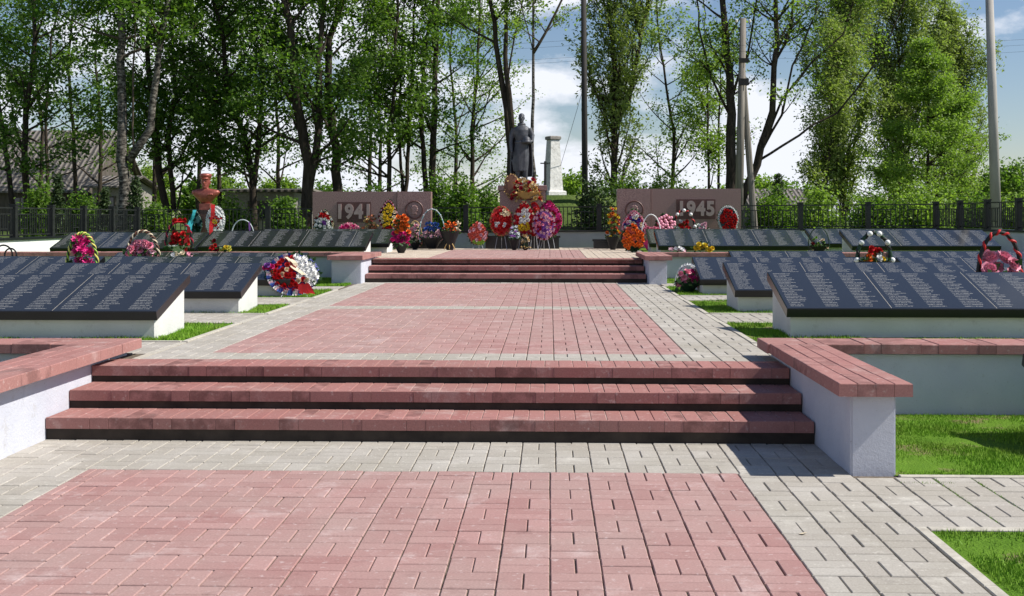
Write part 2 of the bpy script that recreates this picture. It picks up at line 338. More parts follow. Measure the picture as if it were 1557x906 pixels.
# grass blades: uncountable
def blades(name, areas, seed):
    rg = np.random.default_rng(seed); VV = []
    for (x0,x1,y0,y1,z,dens,h) in areas:
        n = int((x1-x0)*(y1-y0)*dens)
        x = rg.uniform(x0+.01,x1-.01,n); y = rg.uniform(y0+.01,y1-.01,n)
        pat = np.sin(x*5.1+np.sin(y*3.7)*2)+np.sin(y*6.3+x*2.2)+rg.normal(0,.6,n)
        keep = pat > -.75; x = x[keep]; y = y[keep]; pat = pat[keep]; n = len(x)
        a = rg.uniform(0,2*np.pi,n); hh = h*rg.uniform(.5,1.25,n)*(1+.22*np.clip(pat,0,2)); wd = rg.uniform(.0022,.0042,n)*(1 if z<.3 else 1.7)
        lx = rg.normal(0,.35,n)*hh; ly = rg.normal(0,.35,n)*hh; dx = np.cos(a)*wd; dy = np.sin(a)*wd
        V = np.stack([np.stack([x-dx,y-dy,np.full(n,z-.005)],1), np.stack([x+dx,y+dy,np.full(n,z-.005)],1), np.stack([x+lx,y+ly,z+hh],1)],1)
        VV.append(V.reshape(-1,3))
    V = np.concatenate(VV); Q = np.arange(len(V)).reshape(-1,3)
    return tag(link(name, np_mesh(name, V, Q, M['blade'])), 'short green grass growing on the lawns and flower beds', 'grass', kind='stuff')
ar = [(2.0,4.3,4.6,6.24,0,9500,.021),(2.22,4.4,7.61,9.9,0,8500,.019)]
for (x0,x1,y0,y1,z,d) in LAWNS[2:]:
    if x0 > 0: ar.append((x0,x0+1.1,y0,y1,z,4200,.028)); ar.append((x0+1.1,x0+4.5,y0,y0+.35,z,2600,.026))
    else: ar.append((x1-1.3,x1,y0,y1,z,4200,.028)); ar.append((x1-5,x1-1.3,y0,y0+.35,z,2400,.026))
ar.append((2.36,2.52,5.72,5.9,0,24000,.05)); ar.append((2.45,2.78,5.8,6.0,0,24000,.055))
for q_ in (2.405,2.645,3.125): ar.append((q_-.014,q_+.014,6.4,7.5,-.01,6500,.016))
ar.append((2.1,2.5,7.36,7.4,-.01,5000,.016))
blades('grass', ar, 5)

# ------------------------------------------------------------------ steps and retaining walls
def cap_blocks(mb, x0, x1, y0, y1, z0, z1, along='x', piece=.46):
    """row of grooved cap blocks running along x or y"""
    L0, L1 = (x0, x1) if along == 'x' else (y0, y1)
    n = max(1, round((L1-L0)/piece)); p = (L1-L0)/n
    for k in range(n):
        a = L0+k*p
        for (s, e) in ((0,.70),(.70,1)):
            q0, q1 = a+p*s+.0015, a+p*e-.0015
            dz = random.uniform(-.003,.003); dd = random.uniform(-.003,.003)
            if along == 'x': mb.cbox(q0, q1, y0+dd, y1+dd, z0, z1+dz, .006)
            else: mb.cbox(x0+dd, x1+dd, q0, q1, z0, z1+dz, .006)
def strips(mb, x0, x1, y0, y1, z0, z1):
    n = round((x1-x0)/.115); p = (x1-x0)/n
    for k in range(n):
        g = .003 if k % 4 == 0 else .0014
        mb.cbox(x0+k*p+g, x0+(k+1)*p-.0014, y0, y1, z0, z1+random.uniform(-.0015,.0015), .004)
random.seed(11)
def stairs(label, x0, x1, levels, base):
    t = thing('stone_steps', label, 'steps', ((x0+x1)/2, levels[0][0], base))
    inv = Matrix.Translation(-Vector(t.location))
    zb = base
    for k, (yf, zt, yb) in enumerate(levels):
        b = MB(); 
        # facing pieces on the nose, then the grooved tread behind
        n = round((x1-x0)/.46); p = (x1-x0)/n
        for q in range(n):
            for (s, e) in ((0,.70),(.70,1)):
                dd = random.uniform(-.002,.002)
                b.cbox(x0+p*(q+s)+.0015, x0+p*(q+e)-.0015, yf+dd, yf+.018+dd, zt-.082, zt+.001, .004)
        strips(b, x0, x1, yf+.02, yb, zt-.082, zt)
        b.v = [tuple(inv @ Vector(v)) for v in b.v]
        b.build('tread', M['step_cap'], t)
        mo_ = MB().box(x0+.004, x1-.004, yf+.008, yb-.004, zt-.078, zt-.005); mo_.v = [tuple(inv @ Vector(v)) for v in mo_.v]; mo_.build('mortar', M['mortar'], t)
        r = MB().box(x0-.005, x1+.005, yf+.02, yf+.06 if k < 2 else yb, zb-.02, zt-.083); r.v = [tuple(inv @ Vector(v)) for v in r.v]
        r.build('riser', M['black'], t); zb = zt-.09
    return t
stairs('three wide red block steps with black risers nearest the camera', -3.71, 1.905, [(8.6,.165,9.12),(9.03,.305,9.56),(9.48,Z1,9.93)], 0)
stairs('three red block steps leading up to the wreath platform', -3.4, 1.76, [(21.72,Z1+.155,22.2),(22.14,Z1+.285,22.66),(22.6,Z2,23.19)], Z1)

def wall_thing(label, parts, caps, name='retaining_wall', mat='stucco', cat='wall', capmat='red_cap', loc=None):
    x0, y0 = (parts[0][0]+parts[0][1])/2, (parts[0][2]+parts[0][3])/2
    t = thing(name, label, cat, (x0, y0, parts[0][4])); o = Vector(t.location)
    for p in parts:
        b = MB().box(*p); b.v = [tuple(Vector(v)-o) for v in b.v]; w_ = b.build('wall_body', M[mat], t)
        bm = bmesh.new(); bm.from_mesh(w_.data); bmesh.ops.bevel(bm, geom=list(bm.edges), offset=.012, segments=2, affect='EDGES'); bm.to_mesh(w_.data); bm.free()
    for (x0,x1,y0,y1,z0,z1,al) in caps:
        b = MB()
        if al == 'y4':
            n = 4; p = (x1-x0)/n; m_ = round((y1-y0)/.46); q = (y1-y0)/m_
            for i in range(n):
                for j in range(m_): b.cbox(x0+i*p+.0012*(i>0), x0+(i+1)*p-.0012*(i<3), y0+j*q+.0012, y0+(j+1)*q-.0012, z0, z1+random.uniform(-.002,.002), .005)
        else: cap_blocks(b, x0, x1, y0, y1, z0, z1, al)
        b.v = [tuple(Vector(v)-o) for v in b.v]; b.build('cap', M[capmat], t)
        mo_ = MB().box(x0+.008, x1-.008, y0+.008, y1-.008, z0+.003, z1-.006); mo_.v = [tuple(Vector(v)-o) for v in mo_.v]; mo_.build('mortar', M['mortar'], t)
    return t
wall_thing('grey stucco retaining wall with red cap turning a corner, right of the nearest steps',
   [(1.915,2.2,7.6,10.33,-.05,.508),(2.21,9.3,9.95,10.25,-.05,.508)], [(1.82,2.28,7.51,9.86,.51,.592,'y4'),(1.80,9.3,9.87,10.36,.51,.59,'x')])
wall_thing('retaining wall with red cap left of the nearest steps, its stair side sunlit white',
   [(-3.99,-3.715,7.3,10.3,-.05,.485),(-9.3,-4.0,9.95,10.25,-.05,.485)], [(-4.06,-3.6,7.0,9.86,.487,.57,'y4'),(-9.3,-3.6,9.87,10.34,.487,.568,'x')])
wall_thing('grey retaining wall with red cap right of the far steps, yellow flowers on it',
   [(1.78,2.10,21.3,23.2,Z1-.05,.868),(2.11,10.2,23.22,23.45,Z1-.05,.868)], [(1.70,2.18,21.15,23.1,.87,.95,'y4'),(1.70,10.2,23.12,23.55,.87,.948,'x')])
wall_thing('grey retaining wall with red cap left of the far steps, behind the round wreath',
   [(-3.95,-3.41,21.3,23.2,Z1-.05,.868),(-11.2,-3.96,23.22,23.45,Z1-.05,.868)], [(-4.0,-3.36,21.15,23.1,.87,.95,'y4'),(-11.2,-3.36,23.12,23.55,.87,.948,'x')])

# ------------------------------------------------------------------ perimeter wall + railing
XL, XR, YB = -11.3, 10.35, 32.1
def zb(x): return 1.285+.0068*x
def pwall(label, a, b, mat):
    t = thing('boundary_wall', label, 'wall', ((a[0]+b[0])/2, (a[1]+b[1])/2, Z2-.3)); o = Vector(t.location)
    d = (Vector(b)-Vector(a)); L_ = d.length; d.normalize(); n = Vector((-d.y, d.x))
    def slab(w_, z0, za, zbb, mt, nm, ext):
        vs = []
        for (q, s, zt) in ((a,-1,za),(b,1,zbb)):
            for sg in (-1,1):
                for z in (z0 if z0 < .9 else zt+z0-2, zt): pass
        for (q, s, zt) in ((a,-1,za),(b,1,zbb)):
            c = Vector(q)+d*s*ext
            for sg in (-1,1):
                p = c+n*sg*w_
                lo = z0 if nm == 'wall_body' else zt-.05
                vs += [(p.x-o.x, p.y-o.y, lo-o.z), (p.x-o.x, p.y-o.y, zt-o.z)]
        m_ = MB(); m_.add(vs, [(0,2,6,4),(1,5,7,3),(0,1,3,2),(4,6,7,5),(0,4,5,1),(2,3,7,6)]); m_.build(nm, M[mt], t)
    slab(.11, Z1-.3, zb(a[0])-.052, zb(b[0])-.052, mat, 'wall_body', 0); slab(.15, 0, zb(a[0]), zb(b[0]), 'granite', 'coping', .0)
pwall('low grey wall with dark coping behind the wreaths', (XL+.2,YB), (XR-.2,YB), 'stucco')
pwall('sunlit white side wall with dark coping at far left', (XL,10.4), (XL,YB+.15), 'stucco_white')
pwall('low side wall under the railing at far right', (XR,10.4), (XR,YB+.15), 'stucco')
def railing(label, a, b, n, skip=False):
    t = thing('iron_railing', label, 'fence', ((a[0]+b[0])/2, (a[1]+b[1])/2, zb((a[0]+b[0])/2))); o = Vector(t.location)
    A, B = Vector(a), Vector(b); d = (B-A); L_ = d.length/n; d.normalize(); ang = math.atan2(d.y, d.x)
    pm = MB().box(-.065,.065,-.065,.065,-.01,.68); pm.box(-.075,.075,-.075,.075,.68,.71); pme = pm.mesh('post', M['fence'])
    q = MB(); h = .62; w2 = L_/2-.065; r = .011
    def bar(x0, z0, x1, z1, r=r):
        q.box(min(x0,x1)-(r if x0 == x1 else 0), max(x0,x1)+(r if x0 == x1 else 0), -r, r, min(z0,z1)-(r if z0 == z1 else 0), max(z0,z1)+(r if z0 == z1 else 0))
    bar(-w2,h,w2,h,.014); bar(-w2,.05,w2,.05,.014)
    for x in (-.9*w2,-.16,-.055,.055,.16,.9*w2): bar(x,.066,x,h-.016)
    for s in (-1,1):
        bar(s*.18,.49,s*.88*w2,.49); 
        for x in (.30,.42): bar(s*x,.066,s*x,.478)
        bar(s*.52,.18,s*.52,.478,.008); bar(s*.64,.066,s*.64,.478) ; bar(s*.31,.18,s*.63,.18,.009)
    pane = q.mesh('rail_panel', M['fence'])
    for k in range(n+1):
        if skip and k == n: continue
        p = A+d*L_*k; ob = link('post', pme, t); ob.location = (p.x-o.x, p.y-o.y, zb(p.x)-o.z)
        if k < n:
            c = A+d*L_*(k+.5); pb = link('rail_panel', pane, t); pb.location = (c.x-o.x, c.y-o.y, zb(c.x)-o.z+.006)
            pb.rotation_euler = (0, -math.atan(.0068)*math.cos(ang), ang)
railing('long black iron railing on the low wall behind the memorial', (XL,YB), (XR,YB), 12)
railing('black iron railing along the left side wall', (XL,13.4), (XL,YB), 10, True)
railing('black iron railing running towards the camera on the right side', (XR,13.4), (XR,YB), 10, True)

# ------------------------------------------------------------------ name plaques
def plaque(label, x0, x1, yf, zf, dz0, white_side=False, ybk=1.08, lift=.0, k=0):
    """sloping black granite name slab on a wedge-shaped concrete base"""
    t = thing('name_plaque', label, 'memorial plaque', ((x0+x1)/2, yf+.5, dz0), group='sloping black name plaques'); o = Vector(t.location)
    W = (x1-x0)/2; rise = .315; th = .095
    ang = math.atan2(rise, ybk); c, s = math.cos(ang), math.sin(ang); Lg = math.hypot(rise, ybk)
    y0 = yf-o.y; z0 = zf-o.z
    def pt(x, a, b): return (x, y0+a*c-b*s, z0+a*s+b*c)      # a along the slope, b normal
    ch = .008
    b = MB()
    b.add([pt(-W,0,-th),pt(W,0,-th),pt(W,Lg,-th),pt(-W,Lg,-th),pt(-W,0,-ch),pt(W,0,-ch),pt(W,Lg,-ch),pt(-W,Lg,-ch)],
          [(3,2,1,0),(0,1,5,4),(1,2,6,5),(2,3,7,6),(3,0,4,7)])
    sl = b.build('slab_edge', M['granite'], t)
    f = MB(); f.add([pt(-W,0,-ch),pt(W,0,-ch),pt(W,Lg,-ch),pt(-W,Lg,-ch),pt(-W+ch,ch,0),pt(W-ch,ch,0),pt(W-ch,Lg-ch,0),pt(-W+ch,Lg-ch,0)],
          [(4,5,6,7),(0,1,5,4),(1,2,6,5),(2,3,7,6),(3,0,4,7)])
    face = f.build('name_face', NAME[k % 4], t)
    uv = face.data.uv_layers.new(name='UVMap'); nc = max(3, round(2*W/.335))
    for lp in face.data.loops:
        v = face.data.vertices[lp.vertex_index].co
        a = math.hypot(v.y-y0, v.z-z0); uv.data[lp.index].uv = ((v.x+W)/(2*W)*nc, a/Lg*24)
    j = MB()
    for q in range(3, nc, 3):
        x = -W+2*W*q/nc; j.add([pt(x-.002,.01,.0008),pt(x+.002,.01,.0008),pt(x+.002,Lg-.01,.0008),pt(x-.002,Lg-.01,.0008)], [(0,1,2,3)])
    if j.v: j.build('joint', M['kerb'], t)
    # wedge base
    yo = .10; yb = ybk-.02; bw = W-.055
    zf_ = z0+(yo*s/c)-th/c-.0; zb_ = z0+(yb*s/c)-th/c
    w_ = MB(); lo = -.05
    w_.add([(-bw,y0+yo,lo),(bw,y0+yo,lo),(bw,y0+yb,lo),(-bw,y0+yb,lo),(-bw,y0+yo,zf_-.002),(bw,y0+yo,zf_-.002),(bw,y0+yb,zb_-.002),(-bw,y0+yb,zb_-.002)],
          [(3,2,1,0),(0,1,5,4),(1,2,6,5),(2,3,7,6),(3,0,4,7),(4,5,6,7)])
    w_.build('base', M['concrete'], t)
    return t
# right side, front to back
plaque('nearest black name plaque on the right lawn above the grey wall', 2.36, 5.46, 11.86, .733, Z1, k=0)
plaque('black name plaque just behind the nearest one on the right', 2.34, 5.44, 15.05, .717, Z1, k=1)
plaque('third black name plaque from the front on the right, beside the pink flower basket', 2.33, 5.43, 18.45, .672, Z1, k=2)
plaque('black name plaque right of the third one on the right lawn', 5.65, 8.75, 18.45, .672, Z1, k=3)
plaque('small black name plaque under the retaining wall with the yellow flowers', 3.3, 5.38, 20.95, .70, Z1, k=1)
plaque('black name plaque under the retaining wall, behind the white ball arch basket', 6.2, 9.3, 20.95, .70, Z1, k=2)
plaque('black name plaque on the upper terrace behind the yellow flowers', 2.22, 5.32, 24.3, 1.055, Z2, k=0)
plaque('rightmost black name plaque on the upper terrace before the railing', 6.15, 9.15, 24.3, 1.055, Z2, k=3)
plaque('black name plaque in the rear row at the pink and purple wreath', 2.22, 5.2, 26.5, 1.055, Z2, k=2)
plaque('black name plaque in the rear row seen behind the thin ring basket', 5.9, 8.9, 26.5, 1.055, Z2, k=1)
plaque('black name plaque on the lower lawn at the right frame edge', 3.56, 6.6, 7.95, .30, 0, k=2)
# left side
plaque('nearest black name plaque on the left above the red capped wall', -6.98, -3.86, 11.5, .715, Z1, k=1)
plaque('black name plaque just behind the nearest one on the left', -6.7, -3.84, 14.6, .715, Z1, k=0)
plaque('third black name plaque on the left, behind the round ribbon wreath', -7.0, -3.9, 17.65, .70, Z1, k=3)
plaque('black name plaque at the left frame edge beside the black ring wreath', -10.3, -7.12, 17.65, .70, Z1, k=2)
plaque('black name plaque under the left retaining wall below the yellow and red flowers', -8.1, -4.5, 20.9, .67, Z1, k=1)
plaque('leftmost black name plaque on the upper terrace beside the white wall', -10.4, -7.36, 24.3, 1.0, Z2, k=0)
plaque('long black name plaque on the upper terrace below the bust', -7.28, -3.80, 24.3, 1.03, Z2, k=2)
plaque('black name plaque in the rear row beside the tall cone basket', -6.7, -3.62, 26.5, 1.05, Z2, k=3)

# ------------------------------------------------------------------ 1941 / 1945 slabs
def text_mesh(txt, size, depth, off, sx):
    cu = bpy.data.curves.new('digits', 'FONT'); cu.body = txt; cu.size = size; cu.extrude = depth; cu.offset = off; cu.space_character = 1.12
    cu.align_x = 'CENTER'; cu.align_y = 'CENTER'
    o = bpy.data.objects.new('digits', cu); C.objects.link(o)
    dg = bpy.context.evaluated_depsgraph_get(); me = bpy.data.meshes.new_from_object(o.evaluated_get(dg)); bpy.data.objects.remove(o)
    me.transform(Matrix.Scale(sx, 4, (1,0,0))); me.materials.clear(); return me
def year_slab(label, txt, x0, x1, xj, zt, y, px, ring_x, pw, left):
    t = thing('year_slab', label, 'memorial slab', ((x0+x1)/2, y, Z2)); o = Vector(t.location)
    def bb(mb, *a):
        mb.box(*a)
    def bev(ob, of=.008):
        bm = bmesh.new(); bm.from_mesh(ob.data); bmesh.ops.bevel(bm, geom=list(bm.edges), offset=of, segments=2, affect='EDGES'); bm.to_mesh(ob.data); bm.free()
    a, b = (x0, xj-.004), (xj+.004, x1)
    for (p, q, pr) in ((a[0],a[1],0 if left else .05), (b[0],b[1],.05 if left else 0)):
        mb = MB().box(p-o.x, q-o.x, -pr, .32, -.02, zt-o.z); bev(mb.build('stone_panel', M['red_granite'], t))
    pc = px-o.x
    z0, z1 = Zp(338 if left else 333, 30.5)-o.z, Zp(307 if left else 303, 30.5)-o.z
    mb = MB().box(pc-pw/2, pc+pw/2, -.018, -.0, z0, z1); bev(mb.build('year_plate', M['plate'], t), .004)
    me = text_mesh(txt, .50, .016, .022, .88); me.materials.append(M['digit'])
    d = link('year_digits', me, t, (pc, -.024, (z0+z1)/2)); d.rotation_euler = (R(90),0,0)
    # round relief with a profile head
    rx = ring_x-o.x; rz = Zp(319,30.5)-o.z; yy = -(.052 if left else .053) if left else -.052
    mb = MB(); pts = [(rx+.22*math.cos(i*math.pi/14), yy-.006, rz+.22*math.sin(i*math.pi/14)) for i in range(29)]; mb.tube(pts, .022, 6, False)
    mb.build('relief_ring', M['plate'], t)
    mb = MB(); mb.loft([[(rx+r*math.cos(k*math.pi/12), yy-dy, rz+r*math.sin(k*math.pi/12)) for k in range(24)] for r, dy in ((.20,-.006),(.20,.004),(.17,.006))]); mb.build('relief_disc', M['red_granite'], t)
    mb = MB()
    prof = [(-.06,-.13),(.07,-.13),(.05,-.06),(.085,-.03),(.09,.01),(.105,.02),(.085,.05),(.09,.09),(.02,.13),(-.06,.115),(-.095,.05),(-.07,-.03)]
    mb.loft([[(rx+u*s_, yy-dy, rz+v_*s_) for u, v_ in prof] for s_, dy in ((1,.0),(1,.02),(.8,.034))]); mb.build('relief_head', M['red_granite'], t)
    return t
def X(px, D): return P(px, D)[0]
year_slab('polished red granite slab carrying the year 1941, left of the statue', '1941', X(473,30.5), X(655,30.5), X(603,30.5), Zp(291,30.5), 30.5, X(537,30.5), X(629,30.4), .88, True)
year_slab('polished red granite slab carrying the year 1945, right of the statue', '1945', X(938,30.5), X(1125,30.5), X(989,30.5), Zp(287,30.5), 30.5, X(1057,30.5), X(964,30.5), 1.0, False)

# dark plinths in front
def plinth(label, px0, px1, D, z1, dep=.5):
    x0, x1 = X(px0, D), X(px1, D); y = P((px0+px1)/2, D)[1]
    t = thing('granite_plinth', label, 'plinth', ((x0+x1)/2, y, Z2)); W = (x1-x0)/2
    MB().cbox(-W, W, 0, dep, -.02, z1-.052, .002).build('plinth_body', M['granite'], t); MB().cbox(-W-.03, W+.03, -.03, dep+.03, z1-.05, z1, .006).build('plinth_top', M['granite'], t)
plinth('long low black granite plinth under the statue wreaths', 738, 850, 29.9, .33)
plinth('low black granite plinth holding the blue and pink flower baskets', 612, 689, 29.9, .30, .4)
plinth('short black granite plinth beside the orange and yellow vase', 903, 950, 29.9, .24, .4)

# ------------------------------------------------------------------ figures
def remesh(mb, name, mat, vox, parent, loc, smooth_it=3, extra=None, skin=None):
    me = bpy.data.meshes.new(name); me.from_pydata(mb.v, [], mb.f); me.update()
    o = bpy.data.objects.new(name, me); C.objects.link(o)
    md = o.modifiers.new('r', 'REMESH'); md.mode = 'VOXEL'; md.voxel_size = vox
    ms = o.modifiers.new('s', 'SMOOTH'); ms.iterations = smooth_it; ms.factor = .5
    dg = bpy.context.evaluated_depsgraph_get(); res = bpy.data.meshes.new_from_object(o.evaluated_get(dg)); bpy.data.objects.remove(o)
    res.materials.clear(); res.materials.append(mat); res.polygons.foreach_set('use_smooth', [True]*len(res.polygons))
    return link(name, res, parent, loc)
def ring(cx, cy, cz, rx, ry, n=20, fold=0, ph=0, rot=0):
    r = []
    for k in range(n):
        a = 2*math.pi*k/n; f_ = 1+fold*math.sin(a*6+ph)
        x, y = rx*f_*math.cos(a), ry*f_*math.sin(a); r.append((cx+x*math.cos(rot)-y*math.sin(rot), cy+x*math.sin(rot)+y*math.cos(rot), cz))
    return r
def ellipsoid(mb, c, r, n=12):
    mb.loft([[(c[0]+r[0]*math.sin(t)*math.cos(2*math.pi*k/n), c[1]+r[1]*math.sin(t)*math.sin(2*math.pi*k/n), c[2]-r[2]*math.cos(t)) for k in range(n)] for t in [math.pi*(i+.15)/(8.3) for i in range(9)]])
def head(mb, c, s, tilt=0):
    x, y, z = c
    rings = []
    for zz, rx, ry, oy in ((-.115,.035,.04,-.03),(-.10,.05,.06,-.025),(-.07,.062,.078,-.012),(-.03,.071,.09,0),(.01,.075,.098,.002),(.05,.077,.10,.004),(.085,.068,.09,.006),(.11,.045,.06,.008),(.122,.015,.02,.008)):
        rings.append(ring(x, y+oy*s, z+zz*s, rx*s, ry*s, 16))
    mb.loft(rings)
    ellipsoid(mb, (x, y-.10*s, z-.015*s), (.014*s,.022*s,.028*s), 8)       # nose
    ellipsoid(mb, (x, y-.085*s, z+.025*s), (.055*s,.018*s,.012*s), 8)      # brow
    ellipsoid(mb, (x, y-.085*s, z-.058*s), (.026*s,.012*s,.009*s), 8)      # lips
    ellipsoid(mb, (x, y-.078*s, z-.095*s), (.025*s,.02*s,.018*s), 8)       # chin
    for q in (-1,1): ellipsoid(mb, (x+q*.078*s, y+.005*s, z-.01*s), (.012*s,.022*s,.032*s), 8)
# soldier statue with cape, holding a helmet, bare head
SD = 30.9; sx, sy = P(793, SD); zfoot = Zp(278, SD); SH = Zp(172, SD)-zfoot; k = SH/1.80
st = thing('soldier_statue', 'grey bronze soldier statue in a long cape holding a helmet', 'statue', (sx, sy, zfoot))
b = MB()
b.loft([ring(-.02,.02,.30*k,.20*k,.14*k,24,.05), ring(-.02,.02,.5*k,.225*k,.15*k,24,.07,.4), ring(-.01,.01,.75*k,.215*k,.145*k,24,.05,.8), ring(0,0,.98*k,.185*k,.13*k,24,.02), ring(0,0,1.08*k,.17*k,.12*k,24), ring(0,0,1.22*k,.20*k,.14*k,24), ring(0,0,1.36*k,.225*k,.135*k,24), ring(0,.005,1.44*k,.19*k,.11*k,24), ring(0,.01,1.49*k,.09*k,.08*k,24), ring(0,0,1.57*k,.058*k,.062*k,24)])
# cape hanging from the shoulders down the back
cr_ = []
for zz, wd, dp in ((.16,.30,.20),(.35,.31,.19),(.6,.30,.18),(.9,.29,.17),(1.15,.27,.16),(1.33,.255,.14),(1.42,.21,.12)):
    pts = []
    for q in range(15):
        a = math.pi*(q/14)*1.12-.19; f_ = 1+.06*math.sin(q*2.4+zz*2)
        pts.append((wd*k*f_*math.cos(a), .03+dp*k*f_*math.sin(a), zz*k))
    inner = [(p[0]*.90, p[1]*.86-.01, p[2]) for p in reversed(pts)]
    cr_.append(pts+inner)
b.loft(cr_)
for s_ in (-1,1):      # legs and boots
    b.tube([(s_*.085*k,.0,.55*k),(s_*.10*k,-.02,.33*k),(s_*.105*k,.0,.10*k),(s_*.105*k,.0,.0)], [.10*k,.078*k,.058*k,.062*k], 12)
    b.loft([ring(s_*.11*k,-.05*k,z*k,.052*k,.13*k,12) for z in (0,.04,.07)])
# right arm (viewer left) straight down, left arm bent across holding a helmet
b.tube([(-.20*k,0,1.40*k),(-.27*k,.0,1.22*k),(-.285*k,-.02,1.05*k),(-.275*k,-.06,.88*k),(-.27*k,-.07,.80*k)], [.075*k,.068*k,.055*k,.045*k,.04*k], 12)
for q in range(4): b.tube([(-.285*k+q*.013*k,-.09+.012*q,.80*k),(-.285*k+q*.013*k,-.10+.012*q,.74*k),(-.28*k+q*.013*k,-.09+.012*q,.70*k-.01*(q==1))], [.013*k,.012*k,.010*k], 6)
b.tube([(-.26*k,-.11,.82*k),(-.25*k,-.125,.77*k)], [.014*k,.011*k], 6)
b.tube([(.20*k,0,1.40*k),(.285*k,-.01,1.22*k),(.275*k,-.08,1.06*k),(.17*k,-.17,1.03*k),(.10*k,-.21,1.05*k)], [.078*k,.07*k,.058*k,.045*k,.04*k], 12)
for q in range(4): b.tube([(.10*k,-.215,1.08*k-q*.018*k),(.05*k,-.24,1.09*k-q*.02*k),(.02*k,-.225,1.085*k-q*.02*k)], [.014*k,.013*k,.010*k], 6)
b.loft([ring(.14*k,-.20*k,z*k,r*k,r*1.15*k,16) for z, r in ((1.02,.125),(1.05,.13),(1.08,.115),(1.13,.10),(1.17,.07),(1.19,.03))])
b.loft([ring(0,0,z*k,r*k,r*.71*k,24) for z, r in ((1.025,.183),(1.03,.192),(1.065,.190),(1.07,.178))])
head(b, (0,-.01,1.675*k), 1.02*k); ellipsoid(b, (0,.02,1.735*k), (.083*k,.10*k,.06*k))
b.loft([ring(0,.01,z*k,r*k,.8*r*k,16) for z, r in ((1.50,.115),(1.545,.10))])      # collar
b.v = [(x*.96, y, z) for x, y, z in b.v]
remesh(b, 'body', M['statue'], .011, st, (0,0,0), 1)
# rough metal ground under his boots
mb = MB(); mb.lathe([(.36,-.07),(.34,-.02),(.27,.004)], 18); mb.build('foot_base', M['statue'], st)
pd = thing('statue_pedestal', 'red granite pedestal carrying the soldier statue', 'pedestal', (sx, sy, Z2)); zz = zfoot-.075-Z2
MB().cbox(-.55,.62,-.42,.42,-.02,zz-.13,.01).build('pedestal_body', M['red_granite'], pd); MB().cbox(-.60,.67,-.47,.47,zz-.128,zz,.012).build('pedestal_cap', M['red_granite'], pd)

# red painted bust on a pillar
BD = 28.4; bx, by = P(313, BD); bz = Zp(309, BD); kk = (Zp(266,BD)-bz)/.66
bt = thing('officer_bust', 'copper red bust of a man in a peaked cap on a brown pillar', 'bust', (bx, by, bz))
b = MB()
b.loft([ring(0,0,z*kk,rx*kk,ry*kk,24) for z, rx, ry in ((0,.11,.08),(.04,.15,.10),(.12,.22,.135),(.19,.295,.145),(.25,.335,.14),(.29,.32,.13),(.315,.255,.12),(.335,.16,.10),(.35,.068,.07),(.40,.052,.058))])
head(b, (0,-.02,.495*kk), 1.32*kk)
b.loft([ring(0,-.0,z*kk,rx*kk,ry*kk,20) for z, rx, ry in ((.565,.108,.14),(.59,.112,.145),(.62,.135,.165),(.66,.142,.17),(.685,.125,.15),(.70,.07,.08))])
b.loft([ring(0,-.115*kk,z*kk,.10*kk,.095*kk,16) for z in (.562,.578)])
for s_ in (-1,1):
    b.box(*sorted((s_*.14*kk,s_*.30*kk)), -.05*kk, .06*kk, .275*kk, .30*kk)          # shoulder boards
    b.tube([(s_*.02*kk,-.12*kk,.20*kk),(s_*.10*kk,-.10*kk,.30*kk),(s_*.06*kk,-.085*kk,.34*kk)], .018*kk, 8)  # lapels
for q in range(3): ellipsoid(b, (.10*kk+.045*kk*q,-.14*kk,.20*kk), (.016*kk,.012*kk,.02*kk), 8)
remesh(b, 'body', M['copper'], .012, bt, (0,0,0), 2)
bp = thing('bust_pillar', 'brown stone pillar under the copper red bust', 'pillar', (bx, by, Z2)); hp = bz-Z2
MB().cbox(-.19,.19,-.17,.17,-.02,.14,.01).build('pillar_foot', M['brown_stone'], bp)
MB().add([(-.15,-.14,.142),(.15,-.14,.142),(.15,.14,.142),(-.15,.14,.142),(-.115,-.11,hp-.16),(.115,-.11,hp-.16),(.115,.11,hp-.16),(-.115,.11,hp-.16)], [(3,2,1,0),(0,1,5,4),(1,2,6,5),(2,3,7,6),(3,0,4,7),(4,5,6,7)]) 
q = MB(); q.add([(-.15,-.14,.142),(.15,-.14,.142),(.15,.14,.142),(-.15,.14,.142),(-.115,-.11,hp-.16),(.115,-.11,hp-.16),(.115,.11,hp-.16),(-.115,.11,hp-.16)], [(3,2,1,0),(0,1,5,4),(1,2,6,5),(2,3,7,6),(3,0,4,7),(4,5,6,7)]); q.build('shaft', M['brown_stone'], bp)
MB().cbox(-.13,.13,-.12,.12,hp-.158,hp-.002,.01).build('pillar_head', M['copper'], bp)

